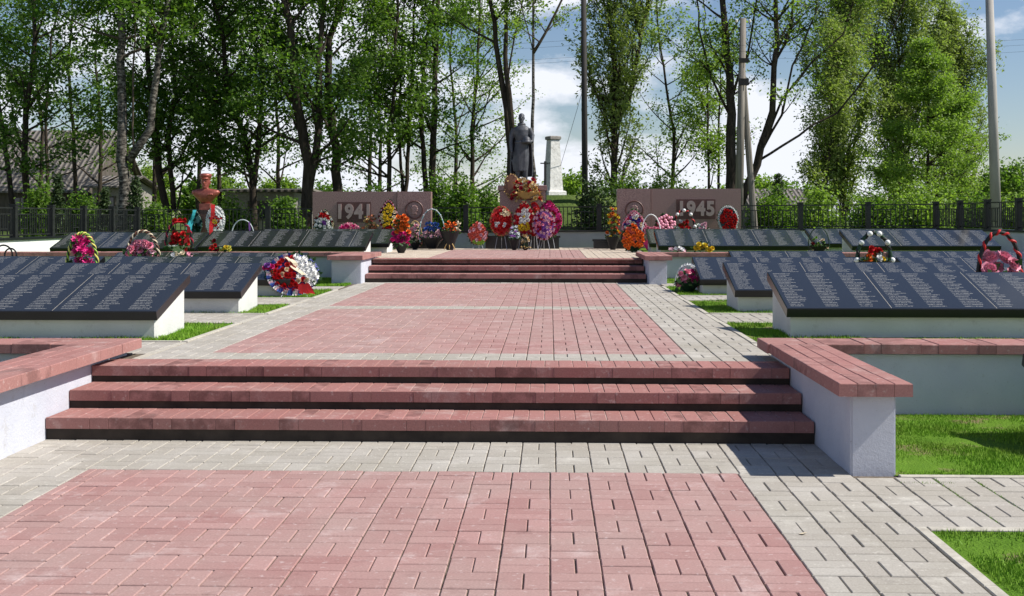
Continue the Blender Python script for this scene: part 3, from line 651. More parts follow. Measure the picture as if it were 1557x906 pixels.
# ------------------------------------------------------------------ flowers, baskets, wreaths
BL = {}
def bloom_mesh(kind, c):
    if (kind, c) in BL: return BL[(kind, c)]
    rnd = random.Random(hash(kind) % 97 + len(BL)); b = MB()
    if kind == 'ball':
        b.lathe([(.05,-1),(.55,-.83),(.93,-.35),(1,.1),(.8,.62),(.4,.92),(.05,1)], 12)
        me = b.mesh('flower', cm(c), True); BL[(kind, c)] = me; return me
    lay = {'rose':[(5,.95,.10),(6,.85,.55),(5,.6,1.0),(3,.35,1.35)], 'daisy':[(9,1.1,.12),(8,.85,.45),(4,.35,1.2)], 'spike':[(11,1.15,.05),(10,1.0,.45),(8,.8,.9),(6,.5,1.3)]}[kind]
    wd = {'rose':.55,'daisy':.28,'spike':.17}[kind]
    for n, r, el in lay:
        ph = rnd.uniform(0, 6)
        for i in range(n):
            a = ph+2*math.pi*i/n+rnd.uniform(-.12,.12); e = el+rnd.uniform(-.12,.12); rr = r*rnd.uniform(.85,1.1)
            d = Vector((math.cos(a)*math.cos(e), math.sin(a)*math.cos(e), math.sin(e))); s_ = Vector((-math.sin(a), math.cos(a), 0)); u = d.cross(s_)*-1
            if u.z < 0: u = -u
            p0 = d*.08; p1 = d*rr*.6-u*.10*rr; p2 = d*rr+u*.05
            b.add([p0-s_*wd*.3, p0+s_*wd*.3, p1+s_*wd, p1-s_*wd, p2+s_*wd*.55, p2-s_*wd*.55], [(0,1,2,3),(3,2,4,5)])
    me = b.mesh('flower', cm(c), False); BL[(kind, c)] = me; return me
def bloom(t, x, y, z, r, c, kind='rose', face=(0,-1,.35), rnd=random):
    o = link('flower', bloom_mesh(kind, c), t, (x, y, z)); v = Vector(face)+Vector((rnd.uniform(-.4,.4), rnd.uniform(-.2,.2), rnd.uniform(-.3,.3)))
    e = v.to_track_quat('Z', 'Y').to_euler(); o.rotation_euler = e; o.scale = (r,)*3; return o
def greens(t, pts, size, mat='green', name='foliage', seed=1, n=5, wd=.32):
    rg = random.Random(seed); b = MB()
    for (x, y, z) in pts:
        for _ in range(n):
            d = Vector((rg.gauss(0,1), rg.gauss(-.3,.7), rg.gauss(.1,1))).normalized(); s_ = d.orthogonal().normalized()
            s_ = Matrix.Rotation(rg.uniform(0,6.3), 3, d) @ s_; p = Vector((x,y,z)); l = size*rg.uniform(.6,1.2)
            b.add([p-s_*l*.06, p+d*l*.5-s_*l*wd, p+d*l, p+d*l*.5+s_*l*wd], [(0,1,2,3)])
    return b.build(name, mat if not isinstance(mat, str) else M.get(mat) or cm(mat), t)
def outline(shape, a):
    c, s_ = math.cos(a), math.sin(a)
    if shape == 'drop':      # pointed at the top
        if s_ > 0: return (c*(1-s_**1.6*.55)*.98, s_*1.0 if abs(c) > .0 else s_)
        return (c, s_)
    if shape == 'gothic':
        if s_ > 0: return (c*(1-s_*.45), s_)
        return (c*(1+s_*.25), s_)
    return (c, s_)
def wreath(label, px, D, pyt, pyb, wpx, shape, back, border, fill, stand=True, lean=.16, seed=1, cat='wreath', zbase=None, bk='rose', br=.03, name='wreath', ribbon=None, nfill=24, fr=.05, group=None, fk='rose', rz=0, dz=0, legs=None, leaves='green'):
    """oval / pointed grave wreath leaning back on wire legs"""
    rnd = random.Random(seed); x, y = P(px, D); zt, zl = Zp(pyt, D), Zp(pyb, D); H = (zt-zl)/2; W = wpx*D/F/2
    z0 = Z2 if zbase is None else zbase
    t = thing(name, label, cat, (x, y, z0), rz, group); zc = (zt+zl)/2-z0
    def q(u, v, off=0): return (u*W, v*H*lean-off, zc+v*H)
    n = 36; b = MB(); o_ = [outline(shape, 2*math.pi*i/n) for i in range(n)]
    b.loft([[q(u*s_, v*s_, of) for u, v in o_] for s_, of in ((.93,-.03),(.97,.0),(.90,.02),(.5,.035),(.05,.04))]); b.build('backing', cm(back), t)
    greens(t, [q(u*.93, v*.93, .01) for u, v in o_], min(.085, max(.045, W*.22)), leaves, seed=seed, n=4)
    if border:
        nb = max(10, int(2*math.pi*math.sqrt((W*W+H*H)/2)/(br*1.75))); nb = min(nb, 46)
        for i in range(nb):
            u, v = outline(shape, 2*math.pi*i/nb); c = border[i % len(border)]; p = q(u*.90, v*.90, .035); bloom(t, *p, br, c, bk, (u*.4,-1,v*.4+.2), rnd)
    pts = []
    for _ in range(4000):
        if len(pts) >= nfill: break
        a = rnd.uniform(0, 2*math.pi); r = math.sqrt(rnd.random())*(.74 if border else .86); u, v = outline(shape, a); u *= r; v *= r
        if all((u*W-p[0]*W)**2+(v*H-p[1]*H)**2 > (fr*1.15)**2 for p in pts): pts.append((u, v))
    for (u, v) in pts:
        c = fill(u, v, rnd); 
        if c is None: continue
        if isinstance(c, tuple): c, kd, sc = c
        else: kd, sc = fk, 1
        p = q(u, v, .045+.02*(1-u*u-v*v)); bloom(t, *p, fr*sc, c, kd, (u*.5,-1,v*.5+.25), rnd)
    greens(t, [q(u, v, .03) for u, v in pts], fr*1.1, leaves, seed=seed+3, n=2)
    if stand:
        lg = MB()
        for s_ in (-1,1): lg.tube([q(s_*.25,-.7,-.01),(s_*W*.5, q(0,-1)[1]-.08, .005)], .007, 5)
        lg.tube([q(0,.3,-.03),(0, q(0,0)[1]+.45*H+.15, .005)], .007, 5); lg.build('stand', cm('grey'), t)
    if ribbon:
        rb = MB()
        for (u0,v0,u1,v1,wr) in ribbon[1]:
            m_ = 9; vs = []
            for i in range(m_):
                f_ = i/(m_-1); u = u0+(u1-u0)*f_+.05*math.sin(f_*7); v = v0+(v1-v0)*f_; p = Vector(q(u, v, .09+.015*math.sin(f_*9)))
                vs += [tuple(p+Vector((-wr/2,0,0))), tuple(p+Vector((wr/2,.01,0)))]
            rb.add(vs, [(2*i,2*i+1,2*i+3,2*i+2) for i in range(m_-1)]+[(2*i+1,2*i,2*i+2,2*i+3) for i in range(0)])
        rb.build('ribbon', cm(ribbon[0]), t)
    return t
def basket(label, px, D, pyt, pyb, wpx, hcols, fcols, zbase=None, seed=1, fr=.05, nf=14, fk='rose', fz=(.15,.5), fw=.75, bowl='black', hr=.022, name='flower_basket', balls=None, ribbon=None, deco=None, cat='flower basket', bowlz=.30, leafm='green', hshape=1.0, leafn=3):
    """arch-handled funeral basket: bowl, wound handle, blooms, greenery; fz: band of the height that carries blooms"""
    rnd = random.Random(seed); x, y = P(px, D); zt = Zp(pyt, D); z0 = Zp(pyb, D) if zbase is None else zbase; H = zt-z0; W = wpx*D/F/2
    t = thing(name, label, cat, (x, y, z0)); hb = H*bowlz
    b = MB(); b.lathe([(W*.28,0),(W*.32,.01),(W*.56,hb*.5),(W*.86,hb*.95),(W*.90,hb),(W*.82,hb*.97),(W*.78,hb*.9)], 20); b.build('bowl', cm(bowl), t)
    if hcols:
        n = 40; hp_ = []
        for i in range(n+1):
            a = math.pi*i/n; hp_.append(Vector((W*.93*math.cos(a)*(1 if i not in (0,n) else .93), 0, hb*.6+(H-hb*.6-hr)*(math.sin(a)**.75 if 0 < a < math.pi else 0))))
        b = MB(); b.tube(hp_, hr*.8, 8); b.build('handle', cm(hcols[0]), t)
        if len(hcols) > 1:
            m_ = len(hcols)-1
            for ci, c in enumerate(hcols[1:]):
                hl = []; turns = 9
                for i in range(n*4+1):
                    f_ = i/(n*4); k_ = min(n-1, int(f_*n)); p = hp_[k_].lerp(hp_[k_+1], f_*n-k_); d = (hp_[k_+1]-hp_[k_]).normalized(); s2 = d.cross(Vector((0,1,0))).normalized()
                    a = 2*math.pi*(f_*turns+ci/m_); hl.append(p+(s2*math.cos(a)+Vector((0,1,0))*math.sin(a))*hr*.62)
                MB().tube(hl, hr*.52, 6).build('ribbon_winding', cm(c), t)
    if balls:
        c, nb, r = balls
        for i in range(nb):
            a = math.pi*(i+.5)/nb; bloom(t, W*.95*math.cos(a), -.03, hb*.6+(H-hb*.6-hr)*math.sin(a)**.75, r, c, 'ball', rnd=rnd)
    pts = []
    for i in range(3000):
        if len(pts) >= nf: break
        u = rnd.uniform(-1,1); v = rnd.random(); 
        if abs(u) > 1-.45*v: continue
        p = (u*W*fw, rnd.uniform(-.5,.25)*W*.8, H*(fz[0]+(fz[1]-fz[0])*v))
        if all((p[0]-k_[0])**2+(p[2]-k_[2])**2 > (fr*1.05)**2 for k_ in pts): pts.append(p)
    for i, p in enumerate(pts):
        c = fcols(p[0]/W, (p[2]/H-fz[0])/(fz[1]-fz[0]), rnd) if callable(fcols) else rnd.choice(fcols)
        kd = fk
        if isinstance(c, tuple): c, kd = c
        bloom(t, *p, fr*rnd.uniform(.85,1.15), c, kd, (p[0]/W*.5,-.8,.7), rnd)
    greens(t, [(p[0]*1.12, p[1]+.02, p[2]-fr*.4) for p in pts], fr*1.7, leafm, seed=seed, n=leafn)
    greens(t, [(W*.8*math.cos(a), W*.8*math.sin(a), hb) for a in [k_*.5 for k_ in range(12)]], fr*1.5, leafm, name='leaves', seed=seed+5, n=3)
    st_ = MB()
    for p in pts: st_.tube([(p[0]*.5, 0, hb*.6), p], .004, 3, False)
    st_.build('stems', M['green'], t)
    if ribbon:
        for (c, u0, v0, u1, v1, wr) in ribbon:
            m_ = 9; vs = []
            for i in range(m_):
                f_ = i/(m_-1); p = Vector((W*(u0+(u1-u0)*f_)+.012*math.sin(f_*8), -.06-.05*f_, H*(v0+(v1-v0)*f_)))
                vs += [tuple(p+Vector((-wr/2,0,0))), tuple(p+Vector((wr/2,-.012,0)))]
            rb = MB(); rb.add(vs, [(2*i,2*i+1,2*i+3,2*i+2) for i in range(m_-1)]); rb.build('ribbon', cm(c), t)
    if deco: deco(t, W, H)
    return t
def bouquet(label, px, py, D, n, cols, fr, spread, kind='rose', seed=1, z=None, name='bouquet', leafm='green', tall=.04, stems=True):
    rnd = random.Random(seed); x, y = P(px, D); z0 = Zp(py, D) if z is None else z
    t = thing(name, label, 'flowers', (x, y, z0))
    pts = []
    for i in range(n):
        u = (i+.5)/n*2-1; pts.append((u*spread+rnd.uniform(-.2,.2)*spread, rnd.uniform(-.04,.03), fr*.6+rnd.uniform(0, tall)*(1.3-abs(u))))
    for p in pts: bloom(t, *p, fr*rnd.uniform(.85,1.15), rnd.choice(cols), kind, (p[0],-.8,.6), rnd)
    greens(t, [(p[0],p[1]+.02,max(.01,p[2]-fr*.4)) for p in pts], fr*2, leafm, seed=seed, n=3, wd=.2)
    b = MB()
    for p in pts: b.tube([p, (p[0]*.2+spread*1.2, .03, .01)], .004, 3, False)
    b.build('stems', M['green'], t)
    return t

# --- left lawn and terrace
def pk(*c): return lambda u, v, r: r.choice(c)
basket('tall basket of magenta flowers with a black handle wound in lime ribbon', 125, 16.9, 352, 0, 52, ['black','lime','lemon'], pk(('magenta','spike')), zbase=Z1, seed=3, fr=.072, nf=12, fz=(.50,.90), fw=.62, bowlz=.5, bowl='darkgreen', hr=.024)
basket('basket of pink blooms with a brown and black wound handle', 217, 19.6, 349, 0, 56, ['black','brown','cream'], pk('pink','pink','lightpink'), zbase=Z1, seed=4, fr=.075, nf=15, fz=(.55,.78), fw=.75, bowlz=.55, hr=.026)
basket('red flower basket with red ribbon on its black arch, before the bust', 272, 23.35, 335, 0, 44, ['black','crimson'], pk('red'), zbase=.95, seed=5, fr=.07, nf=12, fz=(.30,.62), fw=.7, bowl='silver', hr=.028, ribbon=[('red',.75,.8,.55,.02,.07),('red',.3,.98,.0,.95,.14)], bowlz=.2,
       deco=lambda t, W, H: [bloom(t, -.25*W+.1*q, -.04, H*.99, .06, 'red', 'rose') for q in range(3)])
# black double ring at far left edge
t = thing('ring_wreath', 'black double ring wreath with a red flower at the left frame edge', 'wreath', (*P(8,19.7), Z1+.5))
for dx, rr in ((-.03,.15),(.09,.10)):
    MB().tube([(dx+rr*math.cos(a*math.pi/12), 0, .02+rr*1.1*math.sin(a*math.pi/12)+.05) for a in range(25)], .014, 8).build('ring', cm('black'), t)
for q in range(4): bloom(t, -.08+.05*q, -.05, -.02+.02*(q%2), .05, 'red' if q < 2 else 'black', 'rose')
MB().tube([(0,.0,-.5),(0,0,.0)], .012, 6).build('stake', cm('black'), t)
bouquet('small red tulips lying on the left retaining wall cap', 325, 0, 23.3, 5, ['red','darkred'], .055, .07, seed=8, z=.955, tall=.22)
bouquet('yellow flowers lying on the left retaining wall cap', 344, 0, 23.3, 6, ['lemon','yellow'], .05, .10, seed=9, z=.955, tall=.10)
bouquet('pink and white flowers lying on a plaque in the left rear', 277, 0, 18.55, 6, ['lightpink','cream','pink','white'], .04, .17, 'daisy', seed=10, z=1.02, tall=.03)
t = thing('wire_arch', 'bare pale wire arch with a purple ribbon behind the long left plaque', 'basket frame', (*P(369,27.4), Z2))
hA = Zp(334,27.4)-Z2
MB().tube([(.27*math.cos(a*math.pi/16), 0, .25+(hA-.25)*math.sin(a*math.pi/16)**.8) for a in range(17)], .013, 6).build('arch', cm('silver'), t)
MB().lathe([(.12,0),(.25,.24),(.27,.26)], 14).build('bowl', cm('grey'), t)
q = MB(); q.add([(.14,-.03,hA-.06),(.18,-.03,hA-.05),(.2,-.05,hA-.24),(.16,-.05,hA-.26)], [(0,1,2,3)]); q.build('ribbon', cm('purple'), t)
# bust wreaths
def starfill(u, v, r):
    a = math.atan2(v+.05, u); rad = math.hypot(u, v+.05); s_ = .33+.33*abs(math.cos(2.5*(a-math.pi/2)))**2.2
    if rad < .22: return ('yellow','rose',.8)
    return ('red','rose',.9) if rad < s_ else ('white','daisy',1.)
wreath('white oval wreath with a red star at its centre, right of the bust', 328, 28.0, 312, 360, 30, 'oval', 'white', ['white'], starfill, seed=21, nfill=60, fr=.033, ribbon=('red',[(-.25,1.05,-.3,-.95,.09)]), br=.03, bk='daisy')
wreath('dark green wreath with a turquoise ribbon, left of the bust', 296, 28.2, 318, 362, 24, 'drop', 'darkteal', None, pk('darkgreen','darkteal'), seed=22, nfill=14, ribbon=('teal',[(.1,.95,-.75,-.4,.07),(.0,.95,-.35,-.6,.06)]))
# big round wreath on the left
def bigfill(u, v, r):
    if u > .05 and v > -.25: return ('white','daisy',1.05)
    if u > .5: return ('white','daisy',1)
    if v < -.45 and u > -.1: return 'red'
    return 'red' if r.random() < .9 else 'cream'
tw = wreath('large round red and white wreath with a blue ribbon border', 447, 17.95, 386, 446, 80, 'oval', 'navy', None, bigfill, seed=23, nfill=62, fr=.048, zbase=Z1, lean=.45, rz=R(14),
       ribbon=('cream',[(-.15,.75,.35,-.05,.07),(-.3,.85,.1,.15,.05)]), legs=1)
def edge_band(t, zc, W, H, lean, n=34, a0=1.75, a1=5.2, cols=('navy','white','lightpink','blue'), off=.05):
    for i in range(n):
        b = MB(); a = a0+(a1-a0)*i/n
        for (s_, w_) in ((.95,.034),(.86,.032)):
            a_ = a+.03*(s_ < .9); u, v = math.cos(a_)*s_*W, math.sin(a_)*s_*H
            d = Vector((math.cos(a), 0, math.sin(a))); tt = Vector((-math.sin(a), 0, math.cos(a))); p = Vector((u, v*lean-off, zc+v))
            b.add([p-tt*w_*.6-d*w_, p+tt*w_*.6-d*w_+Vector((0,-.03,0)), p+tt*w_*.6+d*w_, p-tt*w_*.6+d*w_+Vector((0,-.02,0))], [(0,1,2,3)])
        b.build('ribbon_loop', cm(cols[i % len(cols)]), t)
if tw:
    D_ = 17.95; zc_ = (Zp(386,D_)+Zp(446,D_))/2-Z1; edge_band(tw, zc_, 40*D_/F, (Zp(386,D_)-Zp(446,D_))/2, .45)
    q = MB()
    for i in range(5):
        a = -.9-.15*i; q.add([(.02+.04*i,-.16,zc_-.14),(.10+.04*i,-.18,zc_-.13),(.13+.06*i,-.22,zc_-.34+.03*(i%2)),(.05+.05*i,-.2,zc_-.32)], [(0,1,2,3)])
    q.v = [(x*.75+.03, y, (z-zc_)*.7+zc_-.06) for x, y, z in q.v]; q.build('ribbon_tail', cm('red'), tw)
bouquet('magenta roses with green leaves propped left of the large round wreath', 407, 411, 17.6, 4, ['magenta','purple'], .05, .07, seed=24, tall=.06)
# before the 1941 slab
def wr(u, v, r): return ('red' if v > .35 else ('purple' if u*u+v*v < .03 else 'white'))
wreath('small pointed wreath, white below and red on top, left of 1941', 492, 29.4, 318, 362, 32, 'drop', 'darkgreen', ['cream','darkred','white'], wr, seed=31, nfill=26, fr=.05, bk='rose', br=.03)
wreath('round bright pink wreath half hidden behind the plaques, below the year 1941', 531, 29.4, 338, 364, 36, 'oval', 'pink', ['pink'], pk('pink','magenta'), seed=32, nfill=26, fr=.05, bk='daisy')
basket('rust and orange dried flower bunch right of the pink wreath', 563, 29.3, 327, 0, 28, None, pk('rust','coral','gold','rust'), zbase=Z2, seed=33, fr=.04, nf=34, fz=(.45,1), fk='daisy', fw=.95, bowlz=.35)
def yf(u, v, r): return 'red' if v < -.55 else ('cream' if abs(u) > .45 else 'yellow')
wreath('tall pointed wreath with yellow centre and pink-white border beside 1941', 591, 29.2, 302, 356, 32, 'gothic', 'black', ['lightpink','crimson'], yf, seed=34, nfill=30, fr=.048, br=.026)
# platform baskets
def oc(u, v, r): return 'orange' if v > .42 else 'magenta'
basket('tall dark cone basket with orange flowers above magenta roses at the platform edge', 610, 26.4, 328, 385, 30, None, oc, seed=35, fr=.066, nf=30, fz=(.24,1.0), fw=.95, bowlz=.26, fk='rose', bowl='black')
basket('small basket of light pink and white flowers behind the cone basket', 631, 29.2, 335, 0, 24, ['gold'], pk('lightpink','pink','cream'), zbase=Z2, seed=36, fr=.042, nf=30, fz=(.15,.9), bowlz=.25, hr=.012)
def bp_(u, v, r): return 'blue' if v > .5 else 'lightpink'
basket('basket of blue over pink flowers with a pale blue arch', 657, 29.0, 317, 0, 42, ['silver','teal'], bp_, zbase=Z2+.02, seed=37, fr=.05, nf=34, fz=(.24,.66), fw=.75, bowlz=.28, hr=.012, balls=('silver',9,.02))
def gold_legs(t, W, H):
    b = MB()
    for q in (-1,0,1): b.tube([(0,-.06,.34*H),(q*.09,-.12,.14*H),(q*.13,-.10,.02)], .012, 5)
    b.build('gold_bow', cm('gold'), t)
    greens(t, [(W*.75,-.02,H*(.6+.06*q)) for q in range(6)], .08, 'cream', 'white_spray', 9, 3)
basket('wide black bowl of orange flowers with a gold bow beneath', 684, 28.8, 330, 0, 34, None, pk('orange','orange','coral'), zbase=Z2, seed=38, fr=.05, nf=16, fz=(.52,.85), fw=.75, bowlz=.58, deco=gold_legs)
wreath('coral rose drop wreath with a green foot, standing alone left of centre', 727, 29.3, 335, 373, 32, 'drop', 'coral', None, lambda u,v,r: ('lime','daisy',1) if v < -.62 else r.choice(['coral','coral','lightpink']), seed=39, nfill=34, fr=.05, stand=True)
wreath('oval red wreath with orange border and two white flowers, left of the centre wreath', 762, 29.3, 312, 360, 36, 'oval', 'red', ['coral','gold','coral'], lambda u,v,r: ('white','rose',.9) if (abs(v+.25)<.13 and abs(abs(u)-.3)<.16) else ('cream' if v>.35 and u>0 else 'red'), seed=40, nfill=36, fr=.05)
def cf(u, v, r):
    if math.hypot(u*.8, v-.12) < .13: return ('yellow','daisy',.8)
    if math.hypot(u*.9, v-.12) < .47: return ('white','rose',1.05)
    if -.62 < v < -.2 and abs(u) < .55: return 'yellow'
    return 'red'
wreath('pointed red wreath with a big white flower and yellow petals at the very centre', 797, 29.2, 304, 360, 34, 'drop', 'crimson', ['red','crimson','cream'], cf, seed=41, nfill=40, fr=.048)
wreath('large magenta feathery wreath at the right end of the centre group', 834, 29.6, 303, 362, 44, 'drop', 'magenta', ['magenta','crimson'], pk('magenta','crimson'), seed=42, nfill=30, fr=.055, bk='spike', rz=R(-8))
wreath('oval lilac and pink wreath before the magenta one', 827, 29.0, 317, 366, 36, 'oval', 'purple', ['lightpink','crimson','lightpink'], lambda u,v,r: 'purple' if abs(u)<.25 and v<.2 and r.random()<.6 else r.choice(['lightpink','pink','crimson']), seed=43, nfill=44, fr=.04)
wreath('slim red wreath leaning between the white flower wreath and the lilac one', 812, 29.5, 306, 360, 22, 'oval', 'crimson', ['red'], pk('red','coral'), seed=44, nfill=20, fr=.045)
basket('small bunch of blue and white flowers below the centre wreath', 782, 28.7, 343, 0, 20, None, pk('navy','white','silver','purple'), zbase=Z2, seed=45, fr=.04, nf=18, fz=(.5,1), fk='daisy', bowl='black', bowlz=.45)
basket('small spray of gilded twigs on wire below the centre wreath', 799, 28.6, 357, 0, 16, None, pk('gold','cream'), zbase=Z2, seed=46, fr=.03, nf=10, fz=(.5,1), fk='spike', bowlz=.2, leafm='gold')
# flowers at the statue's feet
wreath('brown woven oval wreath back leaning at the left of the statue feet', 778, 30.4, 264, 301, 24, 'oval', 'brown', None, pk(None), seed=47, zbase=zfoot-.075, stand=False, leaves='gold', nfill=1)
basket('bouquet in gold wrapping with red blooms at the statue feet', 800, 30.3, 271, 302, 46, None, pk('gold','cream','gold','crimson','red'), seed=48, fr=.065, nf=44, fz=(.0,.95), fw=1.0, bowl='gold', bowlz=.3, leafm='gold')
# --- right of centre
basket('tall vase of orange and yellow flowers left of the 1945 slab', 932, 29.0, 316, 0, 26, None, pk('orange','rust','yellow','coral'), zbase=Z2, seed=51, fr=.045, nf=34, fz=(.28,1), fw=.9, bowlz=.32)
wreath('pink and purple wreath with pale flowers before the 1945 relief', 964, 28.6, 318, 368, 40, 'drop', 'crimson', ['pink','lightpink'], lambda u,v,r: r.choice(['purple','lightpink','navy','white','cream']), seed=52, nfill=44, fr=.042)
wreath('bright orange rose drop wreath standing at the platform edge right of the steps', 962, 26.7, 339, 383, 38, 'drop', 'black', None, lambda u,v,r: ('darkgreen','rose',1) if v < -.7 else ('orange' if r.random()<.75 else 'coral'), seed=53, nfill=48, fr=.052)
t = thing('wire_arch', 'white beaded arch handle between the orange wreath and the pink balls', 'basket frame', (*P(990,28.4), Z2)); hA = Zp(326,28.4)-Z2
MB().tube([(.24*math.cos(a*math.pi/16), 0, .2+(hA-.2)*math.sin(a*math.pi/16)**.8) for a in range(17)], .014, 6).build('arch', cm('white'), t)
MB().lathe([(.1,0),(.22,.22),(.24,.25)], 14).build('bowl', cm('magenta'), t)
for q in range(5): bloom(t, -.15+.075*q, -.04, .52+.02*(q%2), .05, 'pink')
wreath('round basket wreath of pink balls in front of the 1945 slab', 1012, 28.6, 325, 362, 32, 'oval', 'darkred', None, lambda u,v,r: ('pink','ball',.95), seed=54, nfill=30, fr=.045, leaves='green')
basket('black basket with red arch, white balls and red roses', 1040, 28.6, 318, 0, 36, ['black','red'], pk('red','red','white'), zbase=Z2, seed=55, fr=.055, nf=12, fz=(.48,.70), fw=.6, hr=.03, balls=('white',5,.045), bowlz=.5)
basket('low bowl of pale pink roses right of the red arch basket', 1069, 28.4, 340, 0, 20, None, pk('lightpink','white'), zbase=Z2, seed=56, fr=.05, nf=12, fz=(.72,1), fw=1, bowlz=.7)
wreath('oval wreath with white border and red centre at the right end of the 1945 slab', 1107, 29.3, 312, 356, 32, 'oval', 'darkteal', ['white'], lambda u,v,r: ('gold' if math.hypot(u,v+.1)<.15 else 'red'), seed=57, nfill=28, fr=.05, br=.033)
bouquet('yellow tulips lying on the right retaining wall cap', 1069, 0, 23.3, 9, ['yellow','lemon','yellow'], .062, .17, seed=58, z=.955, tall=.15)
bouquet('small purple and white flowers lying on the right retaining wall cap', 1030, 0, 23.3, 8, ['purple','white','lightpink'], .04, .13, 'daisy', seed=59, z=.955, tall=.06)
def wdots(t, W, H):
    for i in range(9): 
        a = math.pi*(.30+.55*i/8); bloom(t, W*.85*math.cos(a), .02, H*(.25+.72*math.sin(a)), .035, 'white', 'daisy')
basket('basket of pink and magenta flowers on the grass with a white dotted handle', 1047, 19.0, 402, 0, 44, ['silver'], lambda u,v,r: ('magenta','spike') if u > 0 and v > .3 else ('pink','rose'), zbase=Z1, seed=60, fr=.062, nf=22, fz=(.25,.74), fw=.9, bowlz=.35, hr=.01, deco=wdots, bowl='darkgreen')
basket('thin green ring basket with dark red and white flowers', 1245, 22.9, 345, 0, 34, ['darkgreen'], pk('darkred','cream','lime','darkred'), zbase=.955, seed=61, fr=.035, nf=18, fz=(.08,.6), fw=.75, bowlz=.25, hr=.013, fk='rose')
basket('dark arch basket set with white balls around orange and red flowers', 1329, 17.6, 350, 0, 58, ['darkgreen','black'], lambda u,v,r: 'red' if v > .6 else r.choice(['orange','white','yellow','white']), zbase=Z1, seed=62, fr=.05, nf=16, fz=(.52,.74), fw=.5, balls=('white',6,.042), hr=.035, bowlz=.55)
basket('large basket of pink peonies under a black arch with red bands at right', 1520, 13.75, 349, 0, 72, ['black','red'], pk(('pink','rose')), zbase=Z1, seed=63, fr=.098, nf=8, fz=(.52,.72), fw=.66, hr=.03, bowlz=.5, leafn=2)

# ------------------------------------------------------------------ trees
def leaf_mesh(name, pts, n, spread, size, mat, rg, up=.3, flat=1.0, long=1.35):
    """pts: clump centres; n leaves scattered round each"""
    P_ = np.repeat(np.array(pts), n, axis=0); m_ = len(P_)
    sc = rg.uniform(.35, 1.35, len(pts)); sc = np.repeat(sc, n)[:,None]
    off = np.clip(rg.normal(0, 1, (m_,3)),-1.7,1.7)*spread*sc; off[:,2] *= flat; P_ = P_+off
    nrm = rg.normal(0,1,(m_,3)); nrm[:,2] = np.abs(nrm[:,2])+up; nrm /= np.linalg.norm(nrm,axis=1)[:,None]
    t1 = np.cross(nrm, rg.normal(0,1,(m_,3))); t1 /= np.linalg.norm(t1,axis=1)[:,None]+1e-9; t2 = np.cross(nrm,t1)
    s_ = (size*rg.uniform(.6,1.3,m_))[:,None]
    V = np.stack([P_-t1*s_*long*.5, P_-t2*s_*.42+t1*s_*.05, P_+t1*s_*long*.5-nrm*s_*.15, P_+t2*s_*.42+t1*s_*.05],1).reshape(-1,3)
    return np_mesh(name, V, np.arange(len(V)).reshape(-1,4), mat)
GT = dict(maple=dict(mat='leaf_dark', size=.115, spread=.34, n=24, elev=(15,55), up=.03, flat=.75),
          maple2=dict(mat='leaf_mid', size=.105, spread=.32, n=22, elev=(15,55), up=.03, flat=.75),
          light=dict(mat='leaf_light', size=.085, spread=.28, n=16, elev=(20,60), up=.05, flat=.8),
          poplar=dict(mat='leaf_poplar', size=.075, spread=.22, n=26, elev=(52,80), up=.10, flat=1.5),
          larch=dict(mat='leaf_larch', size=.075, spread=.22, n=34, elev=(0,35), up=.03, flat=.6),
          sparse=dict(mat='leaf_light', size=.085, spread=.26, n=12, elev=(15,50), up=.04, flat=.7))
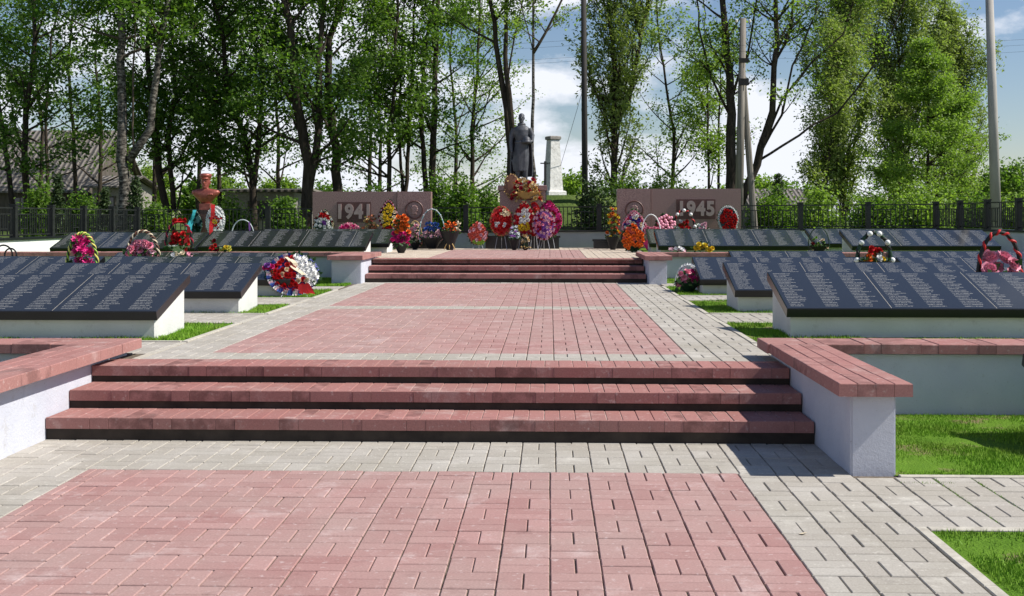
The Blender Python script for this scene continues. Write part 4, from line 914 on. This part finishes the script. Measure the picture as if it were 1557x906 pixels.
def tree(label, stems, D, wbase, kind, H, seed, crown=(.2,1.), nb=16, blen=2.6, bark_='bark', barks=None, sub=5, taper=.45, group=None, ext=True, name='tree', dens=1., cat='tree', density_fn=None):
    """stems: list of picture polylines giving the real lean of each trunk at depth D; limbs and twigs grow from them"""
    rnd = random.Random(seed); rg = np.random.default_rng(seed); g = GT[kind]
    x0, y0 = P(stems[0][0][0], D); zg = .82
    t = thing(name, label, cat, (x0, y0, zg), group=group)
    b = MB(); bw = MB(); clumps = []
    for si, st_ in enumerate(stems):
        pts = []; dy = rnd.uniform(-.5,.5)*(si > 0)
        for i, (px, py) in enumerate(st_):
            x, y = P(px, D); pts.append(Vector((x-x0, y-y0+dy*i/len(st_), Zp(py, D)-zg)))
        if si == 0: pts[0].z = -.15
        if ext and pts[-1].z < H:
            d = (pts[-1]-pts[-2]).normalized(); d = (d*.5+Vector((0,0,.5))).normalized(); p = pts[-1].copy()
            while p.z < H:
                d = (d+Vector((rnd.gauss(0,.10), rnd.gauss(0,.10), .12))).normalized(); p = p+d*1.0; pts.append(p.copy())
        # refine with small wobble
        fine = []
        for i in range(len(pts)-1):
            m_ = max(2, int((pts[i+1]-pts[i]).length/.6))
            for q in range(m_): fine.append(pts[i].lerp(pts[i+1], q/m_)+Vector((rnd.gauss(0,.022), rnd.gauss(0,.03), 0))*(1 if i+q else 0))
        fine.append(pts[-1]); L_ = len(fine)
        r0 = wbase*D/F/2*.9*(1 if si == 0 else .66 if si == 1 else .2)
        rad = [max(.018, r0*(1-(1-taper*.3)*(i/(L_-1))**.8)) for i in range(L_)]
        if si == 0: rad[0] *= 1.35; rad[1] = rad[1]*1.1
        (b if not (barks and barks[si]) else bw).tube(fine, rad, 9)
        top = fine[-1].z
        for k in range(nb if si == 0 else max(3, int(nb*.8))):
            f_ = crown[0]+(crown[1]-crown[0])*((k+rnd.random())/nb if si == 0 else rnd.random()); zz = f_*top
            idx = min(range(L_), key=lambda i: abs(fine[i].z-zz)); s = fine[idx]
            if density_fn and not density_fn(s.x, s.z, rnd): continue
            a = rnd.uniform(0, 2*math.pi) if k % 3 else rnd.choice((0, math.pi))+rnd.gauss(0,.5); e = R(rnd.uniform(*g['elev']))
            taperL = (1-.55*max(0,(f_-.45)/.55)) if kind != 'larch' else (1.08-f_)
            if kind == 'poplar': taperL = .55+.45*math.sin(math.pi*min(1, max(0, f_)*.95+.1))
            ln = blen*taperL*rnd.uniform(.7,1.2); d = Vector((math.cos(a)*math.cos(e), math.sin(a)*math.cos(e), math.sin(e)))
            path = [s]; p = s.copy(); m_ = 6
            for q in range(m_):
                d = (d+Vector((rnd.gauss(0,.13), rnd.gauss(0,.13), rnd.gauss(0,.07)+g['up']))).normalized(); p = p+d*ln/m_; path.append(p.copy())
            rb = min(rad[idx]*.55, .02+ln*.016); b.tube(path, [max(.008, rb*(1-.85*q/m_)) for q in range(m_+1)], 5, False)
            for u in range(sub):
                q = rnd.randint(2, m_); s2 = path[q]; d2 = (d+Vector((rnd.gauss(0,.75), rnd.gauss(0,.75), rnd.gauss(0,.5)))).normalized() if kind != 'poplar' else (d+Vector((rnd.gauss(0,.3), rnd.gauss(0,.3), .2))).normalized()
                l2 = ln*rnd.uniform(.2,.42); pp = [s2]; p = s2.copy()
                for w_ in range(3):
                    d2 = (d2+Vector((rnd.gauss(0,.2), rnd.gauss(0,.2), rnd.gauss(0,.12)))).normalized(); p = p+d2*l2/3; pp.append(p.copy()); 
                    if rnd.random() < dens: clumps.append(tuple(p))
                b.tube(pp, [.012,.010,.007,.004], 3, False)
            if rnd.random() < dens: clumps.append(tuple(path[-1]))
    b.build('trunk', M[bark_], t, True)
    if bw.v: bw.build('trunk', M['birch'], t, True)
    if clumps: link('crown', leaf_mesh('crown', clumps, g['n'], g['spread'], g['size'], M[g['mat']], rg, flat=g['flat'], long=2.1 if kind == 'poplar' else 1.35), t)
    return t

tree('slim dark tree leaning left at the left frame edge before the grey roof', [[(24,318),(14,260),(0,170),(-20,60)]], 44, 11, 'maple', 11, 101, nb=14)
tree('dark straight-trunked tree second from the left edge', [[(44,318),(38,230),(41,170),(54,60),(52,0)]], 42, 14, 'maple', 13, 102, (.13,1), nb=26)
tree('thin tree between the second trunk and the tall birch', [[(74,318),(70,180),(78,60),(92,0)]], 48, 8, 'maple2', 12, 103, (.2,1), nb=18)
tree('thin tree left of the tall birch, its crown over the barn roof', [[(118,318),(112,200),(104,100),(110,0)]], 50, 9, 'maple', 13, 104, (.3,1), nb=20)
tree('tall forked birch with pale upper bark, left of the bust', [[(190,322),(187,240),(183,120),(185,0)],[(196,245),(228,195),(238,110),(256,0)],[(204,260),(203,100),(212,0)]], 40, 22, 'maple', 14, 105, (.42,1), nb=16, bark_='bark2', barks=[1,1,0])
tree('three-stemmed dark tree right behind the tall birch', [[(262,322),(242,262),(236,200),(225,80)],[(264,322),(258,200),(270,140),(265,20)],[(270,318),(282,262),(300,190),(310,90)]], 44, 15, 'maple', 12, 106, (.14,1), nb=24, blen=2.8)
tree('round dark-crowned tree standing just right of the bust', [[(386,318),(383,270),(370,200),(345,150),(340,60)],[(385,290),(395,210),(402,120),(398,20)]], 43, 15, 'maple', 12, 107, (.12,1), nb=28, blen=3.0)
tree('small dark tree filling the gap behind the bust', [[(335,312),(333,220),(322,120),(330,20)]], 50, 9, 'maple', 13, 108, (.16,1), nb=24)
tree('thick forked dark tree behind the left end of the 1941 slab', [[(462,322),(470,250),(452,160),(440,40),(432,-10)],[(468,300),(486,180),(482,90),(492,0)]], 41, 23, 'maple', 14, 109, (.15,1), nb=22)
tree('heavy dark trunk behind the year 1941 plate', [[(516,310),(512,230),(498,150),(500,60),(520,0)]], 42, 20, 'maple2', 14, 110, (.15,1), nb=22, blen=2.4)
tree('slender tree rising above the pointed yellow wreath', [[(592,305),(592,220),(600,120),(605,0)]], 44, 10, 'maple2', 13, 111, (.12,1), nb=24)
tree('slender double-stemmed tree above the 1941 relief', [[(614,305),(622,200),(628,80),(630,0)],[(612,300),(606,180),(612,60)]], 46, 9, 'maple', 13, 112, (.15,1), nb=22)
tree('dark trunk at the right end of the 1941 slab', [[(655,308),(660,180),(665,0)],[(648,300),(640,180),(650,60)]], 45, 15, 'maple2', 14, 113, (.18,1), nb=20, blen=2.3)
tree('leafy light green tree between the 1941 slab and the statue', [[(716,300),(718,200),(726,100),(730,0)]], 50, 10, 'light', 12, 114, (.06,1), nb=34, dens=1)
tree('twin-trunked dark tree directly behind the soldier statue', [[(778,300),(775,200),(765,130),(745,0)],[(779,210),(770,110),(768,0)],[(771,130),(782,60),(796,0)]], 40, 17, 'sparse', 12, 115, (.55,1), nb=12)
tree('thin birch trunk right of the soldier statue with a V fork', [[(812,305),(810,150),(811,75),(812,0)],[(811,80),(830,50),(858,-5)],[(810,75),(796,25),(790,0)]], 39, 9, 'sparse', 11, 116, (.6,1), nb=10, bark_='bark2', barks=[1,0,0], blen=1.6)
tree('upright poplar right of the dark pole', [[(932,300),(935,180),(934,100),(926,0)],[(934,200),(955,150),(975,60),(985,0)]], 43, 15, 'poplar', 11, 117, (.05,1), nb=40, blen=2.7, sub=6, dens=.62)
tree('light green tree behind the left part of the 1945 slab', [[(1022,300),(1024,200),(1012,130),(1000,40)]], 47, 9, 'light', 10, 118, (.15,1), nb=28, blen=2.4)
tree('slim leafy tree above the year 1945 plate', [[(1079,300),(1077,180),(1072,60)]], 45, 6, 'light', 9, 119, (.2,.8), nb=16, blen=1.5)
tree('slim half bare tree left of the big forked tree', [[(1092,300),(1093,180),(1099,60),(1096,10)]], 46, 6, 'light', 10, 120, (.25,.62), nb=14, blen=1.5)
big = dict(a=[(1110,305),(1112,200),(1110,120),(1098,0)])
tree('big forked tree with sparse new leaves behind the right end of the 1945 slab', [big['a'],[(1122,318),(1150,250),(1172,170),(1178,70),(1176,0)],[(1113,150),(1138,80),(1150,0)],[(1160,225),(1188,175),(1205,100),(1240,20)],[(1152,245),(1190,222),(1235,190),(1275,172)],[(1165,215),(1190,150),(1235,95),(1285,50)],[(1175,100),(1200,50),(1210,0)],[(1112,180),(1080,110),(1065,40)]], 41, 24, 'sparse', 11.5, 121, (.38,1), nb=20, blen=2.0, ext=True, dens=.48)
tree('tall columnar poplar left of the light larch', [[(1283,310),(1283,150),(1290,20)]], 50, 9, 'poplar', 9.6, 122, (.02,1), nb=64, dens=.85, blen=2.9, sub=8)
tree('second poplar with yellowish leaves in the right tree group', [[(1250,312),(1262,200),(1270,120)]], 46, 8, 'poplar', 6.2, 123, (.08,1), nb=30, blen=2.0, sub=5)
tree('tallest poplar in the right tree group', [[(1368,310),(1366,100),(1374,-10)]], 53, 12, 'poplar', 11.5, 124, (.03,1), nb=84, blen=3.4, sub=9, dens=.85)
tree('poplar at the right edge of the right tree group', [[(1450,310),(1452,150),(1440,60)]], 54, 10, 'poplar', 8.8, 125, (.03,1), nb=60, blen=3.0, sub=8, dens=.85)
tree('bright green larch in front of the poplars on the right', [[(1410,312),(1412,180),(1409,70)]], 46, 9, 'larch', 7.4, 126, (.02,1), nb=84, blen=3.1, sub=6, dens=.85)
# second rank behind, on the left
bkx = [(-30,57,'maple'),(60,60,'maple2'),(150,56,'maple'),(232,61,'maple2'),(300,58,'maple'),(420,58,'maple'),(560,57,'maple'),(575,64,'maple2'),(690,60,'maple2')]
bl_ = ['dark background tree beyond the left frame edge trees','background tree seen over the barn roof ridge','background tree behind the tall birch, on its left','background tree between the birch and the three-stemmed tree','background tree behind and left of the bust','background tree above the grey brick shed','background tree left of the slender pair above the 1941 slab','farthest background tree above the pointed yellow wreath','background tree right of the 1941 slab']
for i, (px, D, kd) in enumerate(bkx):
    tree(bl_[i], [[(px,312),(px+4,200),(px-6,90),(px,0)]], D, 9, kd, 13 if px < 540 else 12, 200+i, (.15,1), nb=20, blen=3.4, dens=.42, group='background trees behind the left grove')
# shrubs and little spruces behind the railing
def shrub(label, px, D, pyt, wpx, mat, seed, n=26, size=.08, name='shrub', up=1):
    rnd = random.Random(seed); rg = np.random.default_rng(seed); x, y = P(px, D); H = Zp(pyt, D)-.82; W = wpx*D/F/2
    t = thing(name, label, 'shrub', (x, y, .82)); b = MB(); cl = []
    for k in range(n):
        a = rnd.uniform(0,6.3); r = rnd.random()**.6*W; h = H*(1-.45*(r/W)**2)*rnd.uniform(.6,1.05); p0 = Vector((r*.25*math.cos(a), r*.25*math.sin(a), -.03)); p1 = Vector((r*.8*math.cos(a), r*.6*math.sin(a), h*.6)); p2 = Vector((r*math.cos(a), r*.8*math.sin(a), h))
        b.tube([p0,p1,p2],[.014,.009,.004],4,False)
        for f_ in (.25,.45,.65,.85,1): cl.append(tuple(p0.lerp(p1, f_*1.6) if f_ < .6 else p1.lerp(p2, f_*2.5-1.5)))
    b.build('stems', M['bark2'], t); link('foliage', leaf_mesh('foliage', cl, 26, .13+W*.07, size, M[mat], rg), t); return t
def spruce(label, px, D, pyt, wpx, seed):
    rnd = random.Random(seed); rg = np.random.default_rng(seed); x, y = P(px, D); H = Zp(pyt, D)-.82; W = wpx*D/F/2
    t = thing('young_spruce', label, 'spruce', (x, y, .82)); b = MB(); b.tube([(0,0,-.05),(0,0,H*.6),(.01,0,H)],[.035,.02,.005],6); cl = []
    for k in range(46):
        f_ = .08+.9*k/46; a = k*2.4; l = W*(1-f_)*rnd.uniform(.8,1.15)+.05; z = H*f_; p0 = Vector((0,0,z)); p1 = Vector((l*math.cos(a), l*math.sin(a), z-l*.12)); b.tube([p0,p1],[.010,.004],3,False)
        for q in range(int(3+l*6)): cl.append(tuple(p0.lerp(p1, (q+1)/(3+l*6))))
    b.build('trunk', M['bark2'], t); link('crown', leaf_mesh('crown', cl, 12, .05, .06, M['leaf_spruce'], rg, long=2.2), t); return t
for i, a in enumerate([(60,36,275,50,'leaf_mid'),(128,38,295,56,'leaf_dark'),(232,37,306,44,'leaf_mid'),(352,40,302,50,'leaf_mid'),(432,38,295,54,'leaf_dark'),(666,38,262,58,'leaf_mid'),(702,36,272,60,'leaf_mid'),(744,37,280,52,'leaf_mid'),(905,36,268,56,'leaf_spruce'),(950,40,262,70,'leaf_mid'),(1010,42,255,110,'leaf_light'),(1180,40,288,86,'leaf_mid'),(1248,38,285,70,'leaf_larch'),(1330,38,292,90,'leaf_mid'),(1400,38,290,110,'leaf_larch'),(1480,40,288,80,'leaf_mid'),(1548,40,290,80,'leaf_larch'),(572,38,285,50,'leaf_dark')]):
    lb = ['light green shrub behind the railing near the left edge','mid green shrub behind the railing below the barn','yellowish shrub right of the tall birch foot','light shrub in front of the grey shed','shrub behind the railing left of the 1941 slab','leafy shrub just right of the 1941 slab','yellow-green shrub between the 1941 slab and the statue','darker shrub left of the statue pedestal','dark juniper-like shrub at the foot of the tall dark pole','shrub behind the left end of the 1945 slab','wide light green shrub above the 1945 slab','shrub right of the 1945 slab below the far roof','yellow-green shrub at the foot of the left poplar','mid green shrub below the tallest poplar','wide yellow-green shrub under the larch','mid green shrub left of the concrete pole','yellow-green shrub at the right frame edge','shrub behind the pointed yellow wreath'][i]
    shrub(lb, a[0], a[1], a[2], a[3], a[4], 300+i, n=24+a[3]//4)
spruce('young spruce behind the railing left of the birch', 88, 35, 262, 40, 1)
spruce('young spruce at the foot of the tall birch', 206, 35, 268, 44, 2)
spruce('young spruce left of the bust', 160, 36, 285, 40, 3)
spruce('young spruce in the gap right of the 1945 slab', 1183, 44, 262, 70, 4)
# far trees
for i, (px, D, pyt, wpx, mt) in enumerate([(225,120,255,90,'leaf_light'),(345,130,262,80,'leaf_light'),(300,110,275,70,'leaf_mid'),(430,125,270,80,'leaf_light'),(500,140,280,90,'leaf_mid'),(862,125,262,80,'leaf_light'),(888,150,275,90,'leaf_mid'),(1160,130,268,90,'leaf_light'),(1215,140,282,70,'leaf_mid'),(1500,120,262,90,'leaf_mid'),(1550,110,246,110,'leaf_mid'),(1060,150,290,90,'leaf_mid'),(20,120,270,90,'leaf_mid'),(1620,115,240,110,'leaf_mid')]):
    rnd = random.Random(400+i); rg = np.random.default_rng(400+i); x, y = P(px, D); H = Zp(pyt, D)-.7; W = wpx*D/F/2
    lb = ['pale far tree seen right of the birch foot','pale far tree seen right of the bust','low far tree seen left of the bust','pale far tree seen right of the grey shed','far tree seen past the heavy trunk by the 1941 slab','pale rounded far tree just right of the obelisk','lower far tree near the tall dark pole','pale far tree beyond the small dark roof','lower far tree right of the small dark roof','far tree just left of the concrete pole','dark green far tree right of the concrete pole','low far tree seen above the 1945 slab','far tree behind the barn at the left edge','dark far tree beyond the right frame edge'][i]
    t = thing('far_tree', lb, 'tree', (x, y, .68)); b = MB(); b.tube([(0,0,-.1),(.1,0,H*.5),(0,0,H*.85)],[.22,.14,.04],6); cl = []
    for k in range(80):
        v = Vector((rnd.gauss(0,1), rnd.gauss(0,1), rnd.gauss(0,1))).normalized()*rnd.random()**.4; p = Vector((v.x*W*.85, v.y*W*.8, H*.56+v.z*H*.42)); cl.append(tuple(p))
        if k < 22: b.tube([(0,0,H*rnd.uniform(.2,.6)), tuple(p)], [.06,.015], 4, False)
    b.build('trunk', M['bark2'], t); link('crown', leaf_mesh('crown', cl, 60, W*.17, .28, M[mt], rg), t)
# far wood along the horizon
rg = np.random.default_rng(77); cl = []
for k in range(900):
    x = rg.uniform(-260, 230); y = 330+rg.uniform(-20,40); cl.append((x, y, rg.uniform(0, 5+2.5*math.sin(x*.03)+1.5*math.sin(x*.11+1)+2)))
tag(link('far_wood', leaf_mesh('far_wood', cl, 24, 1.3, 1.1, M['leaf_mid'], rg)), 'low far-off band of woodland along the horizon', 'woodland', kind='stuff')

# ------------------------------------------------------------------ buildings beyond
def house(label, px0, px1, D, pye, pyr, depth, wall, roof, seed=1, name='house', wins=3, cat='house', gz=.85, shade=True):
    x0, x1 = X(px0, D), X(px1, D); y = P((px0+px1)/2, D)[1]; ze, zr = Zp(pye, D)-gz, Zp(pyr, D)-gz; W = (x1-x0)/2
    t = thing(name, label, cat, ((x0+x1)/2, y, gz))
    b = MB(); b.add([(-W,0,-.3),(W,0,-.3),(W,depth,-.3),(-W,depth,-.3),(-W,0,ze),(W,0,ze),(W,depth,ze),(-W,depth,ze),(-W+.01,depth/2,zr-.1),(W-.01,depth/2,zr-.1)],
        [(3,2,1,0),(0,1,5,4),(1,2,6,9,5),(2,3,7,6),(3,0,4,8,7)]); b.build('wall', M[wall], t)
    r = MB(); ov = .45; s_ = (zr-ze)/(depth/2)
    for sg in (0, 1):
        ya, yb_ = (-ov, depth/2) if not sg else (depth+ov, depth/2)
        za = ze-ov*s_+.03; 
        r.add([(-W-.4,ya,za),(W+.4,ya,za),(W+.4,yb_,zr+.03),(-W-.4,yb_,zr+.03),(-W-.4,ya,za+.09),(W+.4,ya,za+.09),(W+.4,yb_,zr+.12),(-W-.4,yb_,zr+.12)],
          [(0,1,2,3),(7,6,5,4),(0,4,5,1),(1,5,6,2),(3,7,4,0)])
    r.build('roof', M[roof], t)
    for i in range(wins):
        xc = -W+(i+.7)*2*W/(wins+.4); f = MB().box(xc-.5,xc+.5,-.06,-.003,ze*.35,ze*.8); fo = f.build('window', M['boards'], t)
        g_ = MB().box(xc-.42,xc-.03,-.075,-.062,ze*.35+.08,ze*.8-.08); g_.box(xc+.03,xc+.42,-.075,-.062,ze*.35+.08,ze*.8-.08); g_.build('pane', M['glass'], fo)
    return t
house('old wooden barn with a steep grey corrugated roof at the left edge', -120, 128, 62, 285, 192, 9, 'boards', 'roof', wins=4, name='barn', cat='barn')
house('low grey outbuilding right of the barn, behind the tall birch', 140, 182, 60, 284, 268, 5, 'grey_brick', 'roof', wins=1, name='outbuilding', cat='outbuilding')
house('grey brick shed with a shallow roof right of the bust', 342, 448, 50, 292, 289, 4, 'grey_brick', 'roof', wins=1, name='shed', cat='shed')
house('low house with a dark roof far behind the 1945 slab, on its right', 1146, 1222, 80, 310, 288, 6, 'boards', 'roof', wins=2)
def board_fence(label, px0, px1, D, pyt, mat):
    x0, x1 = X(px0, D), X(px1, D); y = P((px0+px1)/2, D)[1]; H = Zp(pyt, D)-.85; t = thing('board_fence', label, 'fence', ((x0+x1)/2, y, .85)); W = (x1-x0)/2
    b = MB(); n = int(2*W/.14); rnd = random.Random(px0)
    for i in range(n): b.box(-W+i*.14, -W+i*.14+.125, -.012, .012, .05, H+rnd.uniform(-.05,.05))
    b.build('boards', M[mat], t); p = MB()
    for i in range(int(2*W/2)+1): p.box(-W+2*i-.05,-W+2*i+.05,.014,.11,-.1,H-.05)
    p.box(-W,W,.014,.05,H*.25,H*.25+.08); p.box(-W,W,.014,.05,H*.75,H*.75+.08); p.build('frame', M['boards'], t)
board_fence('rust brown board fence behind the railing, left of the birch', 92, 176, 55, 318, 'rust')
board_fence('rust brown board fence piece between the birch and the bust', 212, 258, 56, 322, 'rust')

# obelisk on its mound
OD = 39.5; ox, oy = P(841, OD); zo = Zp(296, OD); s1 = OD/F
ob = thing('obelisk', 'weathered white tapering obelisk with a square cap, right of the statue', 'obelisk', (ox, oy, zo), R(28))
def sq(w_, z): return [(-w_,-w_,z),(w_,-w_,z),(w_,w_,z),(-w_,w_,z)]
ho = (296-207)*s1
MB().loft([sq(.33,-.05),sq(.33,.10),sq(.29,.13)]).build('foot', M['white_stone'], ob)
MB().loft([sq(.25,.132),sq(.24,.26),sq(.16,ho-.13)]).build('shaft', M['white_stone'], ob)
MB().loft([sq(.165,ho-.128),sq(.20,ho-.105),sq(.20,ho-.02),sq(.17,ho)]).build('cap', M['grey_brick'], ob)
md_ = MB(); md_.lathe([(4.6,-.3),(3.6,.35),(2.4,.95),(1.5,zo-.85-.03),(.02,zo-.85-.02)], 28); mo = md_.build('mound', M['meadow'], None, True, (ox+.5, oy+.4, .85)); tag(mo, kind='structure')
sp_ = thing('mound_steps', 'pale concrete steps at the foot of the white obelisk', 'steps', (ox+.05, oy, zo))
for k in range(3): MB().cbox(-.55-.22*k, .75+.35*k, -.62-.28*k, .5, -.17-.15*k, -.055-.15*k, .01).build('step', M['white_stone'], sp_)

# poles and wires
def pole(label, bot, top, D, r0, r1, mat, n=12, extra=None, gz=.8, name='utility_pole', cat='pole'):
    x0, y0 = P(bot[0], D); x1, y1 = P(top[0], D); t = thing(name, label, cat, (x0, y0, gz)); zt = Zp(top[1], D)-gz
    b = MB(); b.tube([(0,0,-.3),(x1-x0, y1-y0, zt)], [r0, r1], n); b.build('shaft', M[mat], t, True)
    if extra: extra(t, x1-x0, zt)
    return t
def arm(t, dx, zt):
    b = MB(); b.box(dx-.55,dx+.55,-.05,.05,zt-.5,zt-.4); b.build('crossarm', M['pole_dark'], t)
    for q in (-.5,-.2,.2,.5):
        b = MB(); b.lathe([(.02,zt-.4),(.02,zt-.33),(.04,zt-.31),(.045,zt-.25),(.02,zt-.22)], 8, (dx+q,0)); b.build('insulator', M['white_stone'], t)
pole('tall dark pole right of the obelisk reaching out of the picture', (890,310), (887,-60), 38, .105, .085, 'pole_dark', extra=arm)
pole('pale grey concrete pole at the right behind the corner of the railing', (1516,330), (1503,-50), 36, .165, .11, 'pole_concrete', extra=arm)
def brace(t, dx, zt):
    b = MB(); b.tube([(.62,.1,-.3),(.16,.05,zt*.76)], [.12,.10], 10); b.build('brace', M['wood_grey'], t)
    for q in (-.22,.22):
        b = MB(); b.tube([(dx,0,zt-.3),(dx+q,0,zt-.3),(dx+q,0,zt-.15)], .018, 5); b.build('hook', M['pole_dark'], t)
        b = MB(); b.lathe([(.02,zt-.15),(.045,zt-.12),(.045,zt-.06),(.02,zt-.03)], 8, (dx+q,0)); b.build('insulator', M['white_stone'], t)
    MB().box(dx-.16,dx+.16,-.17,-.10,zt*.70,zt*.73).build('clamp', M['pole_dark'], t); MB().box(dx-.16,dx+.16,-.17,-.10,zt*.80,zt*.82).build('clamp', M['pole_dark'], t)
pole('grey wooden pole with a slanted brace before the big forked tree', (1122,312), (1130,28), 39, .15, .10, 'wood_grey', extra=brace)
t = thing('torch_post', 'thin black metal post with a short crossbar left of the obelisk', 'post', (*P(829,31.2), Z2)); zt = Zp(245,31.2)-Z2
MB().tube([(0,0,-.05),(0,0,zt)], [.04,.032], 10).build('post', M['fence'], t)
MB().box(-.13,.13,-.02,.02,zt-.07,zt-.04).build('crossbar', M['fence'], t)
def wire(label, a, b_, sag=.3, r=.008):
    a, b_ = Vector(a), Vector(b_); m_ = (a+b_)/2; pts = []
    for i in range(21):
        f_ = i/20; p = a.lerp(b_, f_)-m_; p.z -= sag*4*f_*(1-f_); pts.append(p)
    tag(MB().tube(pts, r, 4).build('power_line', M['pole_dark'], None, False, tuple(m_)), label, 'wire')
def W3(px, py, D): return (*P(px, D), Zp(py, D))
wire('slanting guy wire from the dark pole down towards the obelisk', W3(887,133,38), W3(838,300,40), .02)
for i, (ya, yb_) in enumerate(((76,66),(84,74),(100,92),(106,98))):
    wire(['highest thin overhead wire across the grove','second thin overhead wire from the top','third thin overhead wire from the top','lowest thin overhead wire across the grove'][i], W3(-200,ya+8,38.4), W3(887,yb_-6,38.4+.1*i), .25, .004)
for i, (ya, yb_) in enumerate(((60,50),(70,58),(80,68))):
    wire(['upper overhead wire right of the dark pole','middle overhead wire right of the dark pole','lower overhead wire right of the dark pole'][i], W3(887,ya,38.4), W3(1700,yb_,38.4), .3, .004)

# small litter
t = thing('fallen_leaf', 'small pale dry leaf lying on the grey pavers at the lower right', 'leaf', (*P(1221,6.1), .003)); t.location = (*P(1221,HC*F/(813-HOR)), .004)
b = MB(); b.add([(-.022,0,0),(-.004,-.012,.004),(.022,-.003,.010),(.012,.014,.006),(-.008,.012,.002)], [(0,1,2,3,4)]); b.add([(-.022,0,-.001),(-.004,-.012,.003),(.022,-.003,.009),(.012,.014,.005),(-.008,.012,.001)], [(4,3,2,1,0)]); b.build('blade', cm('cream'), t)
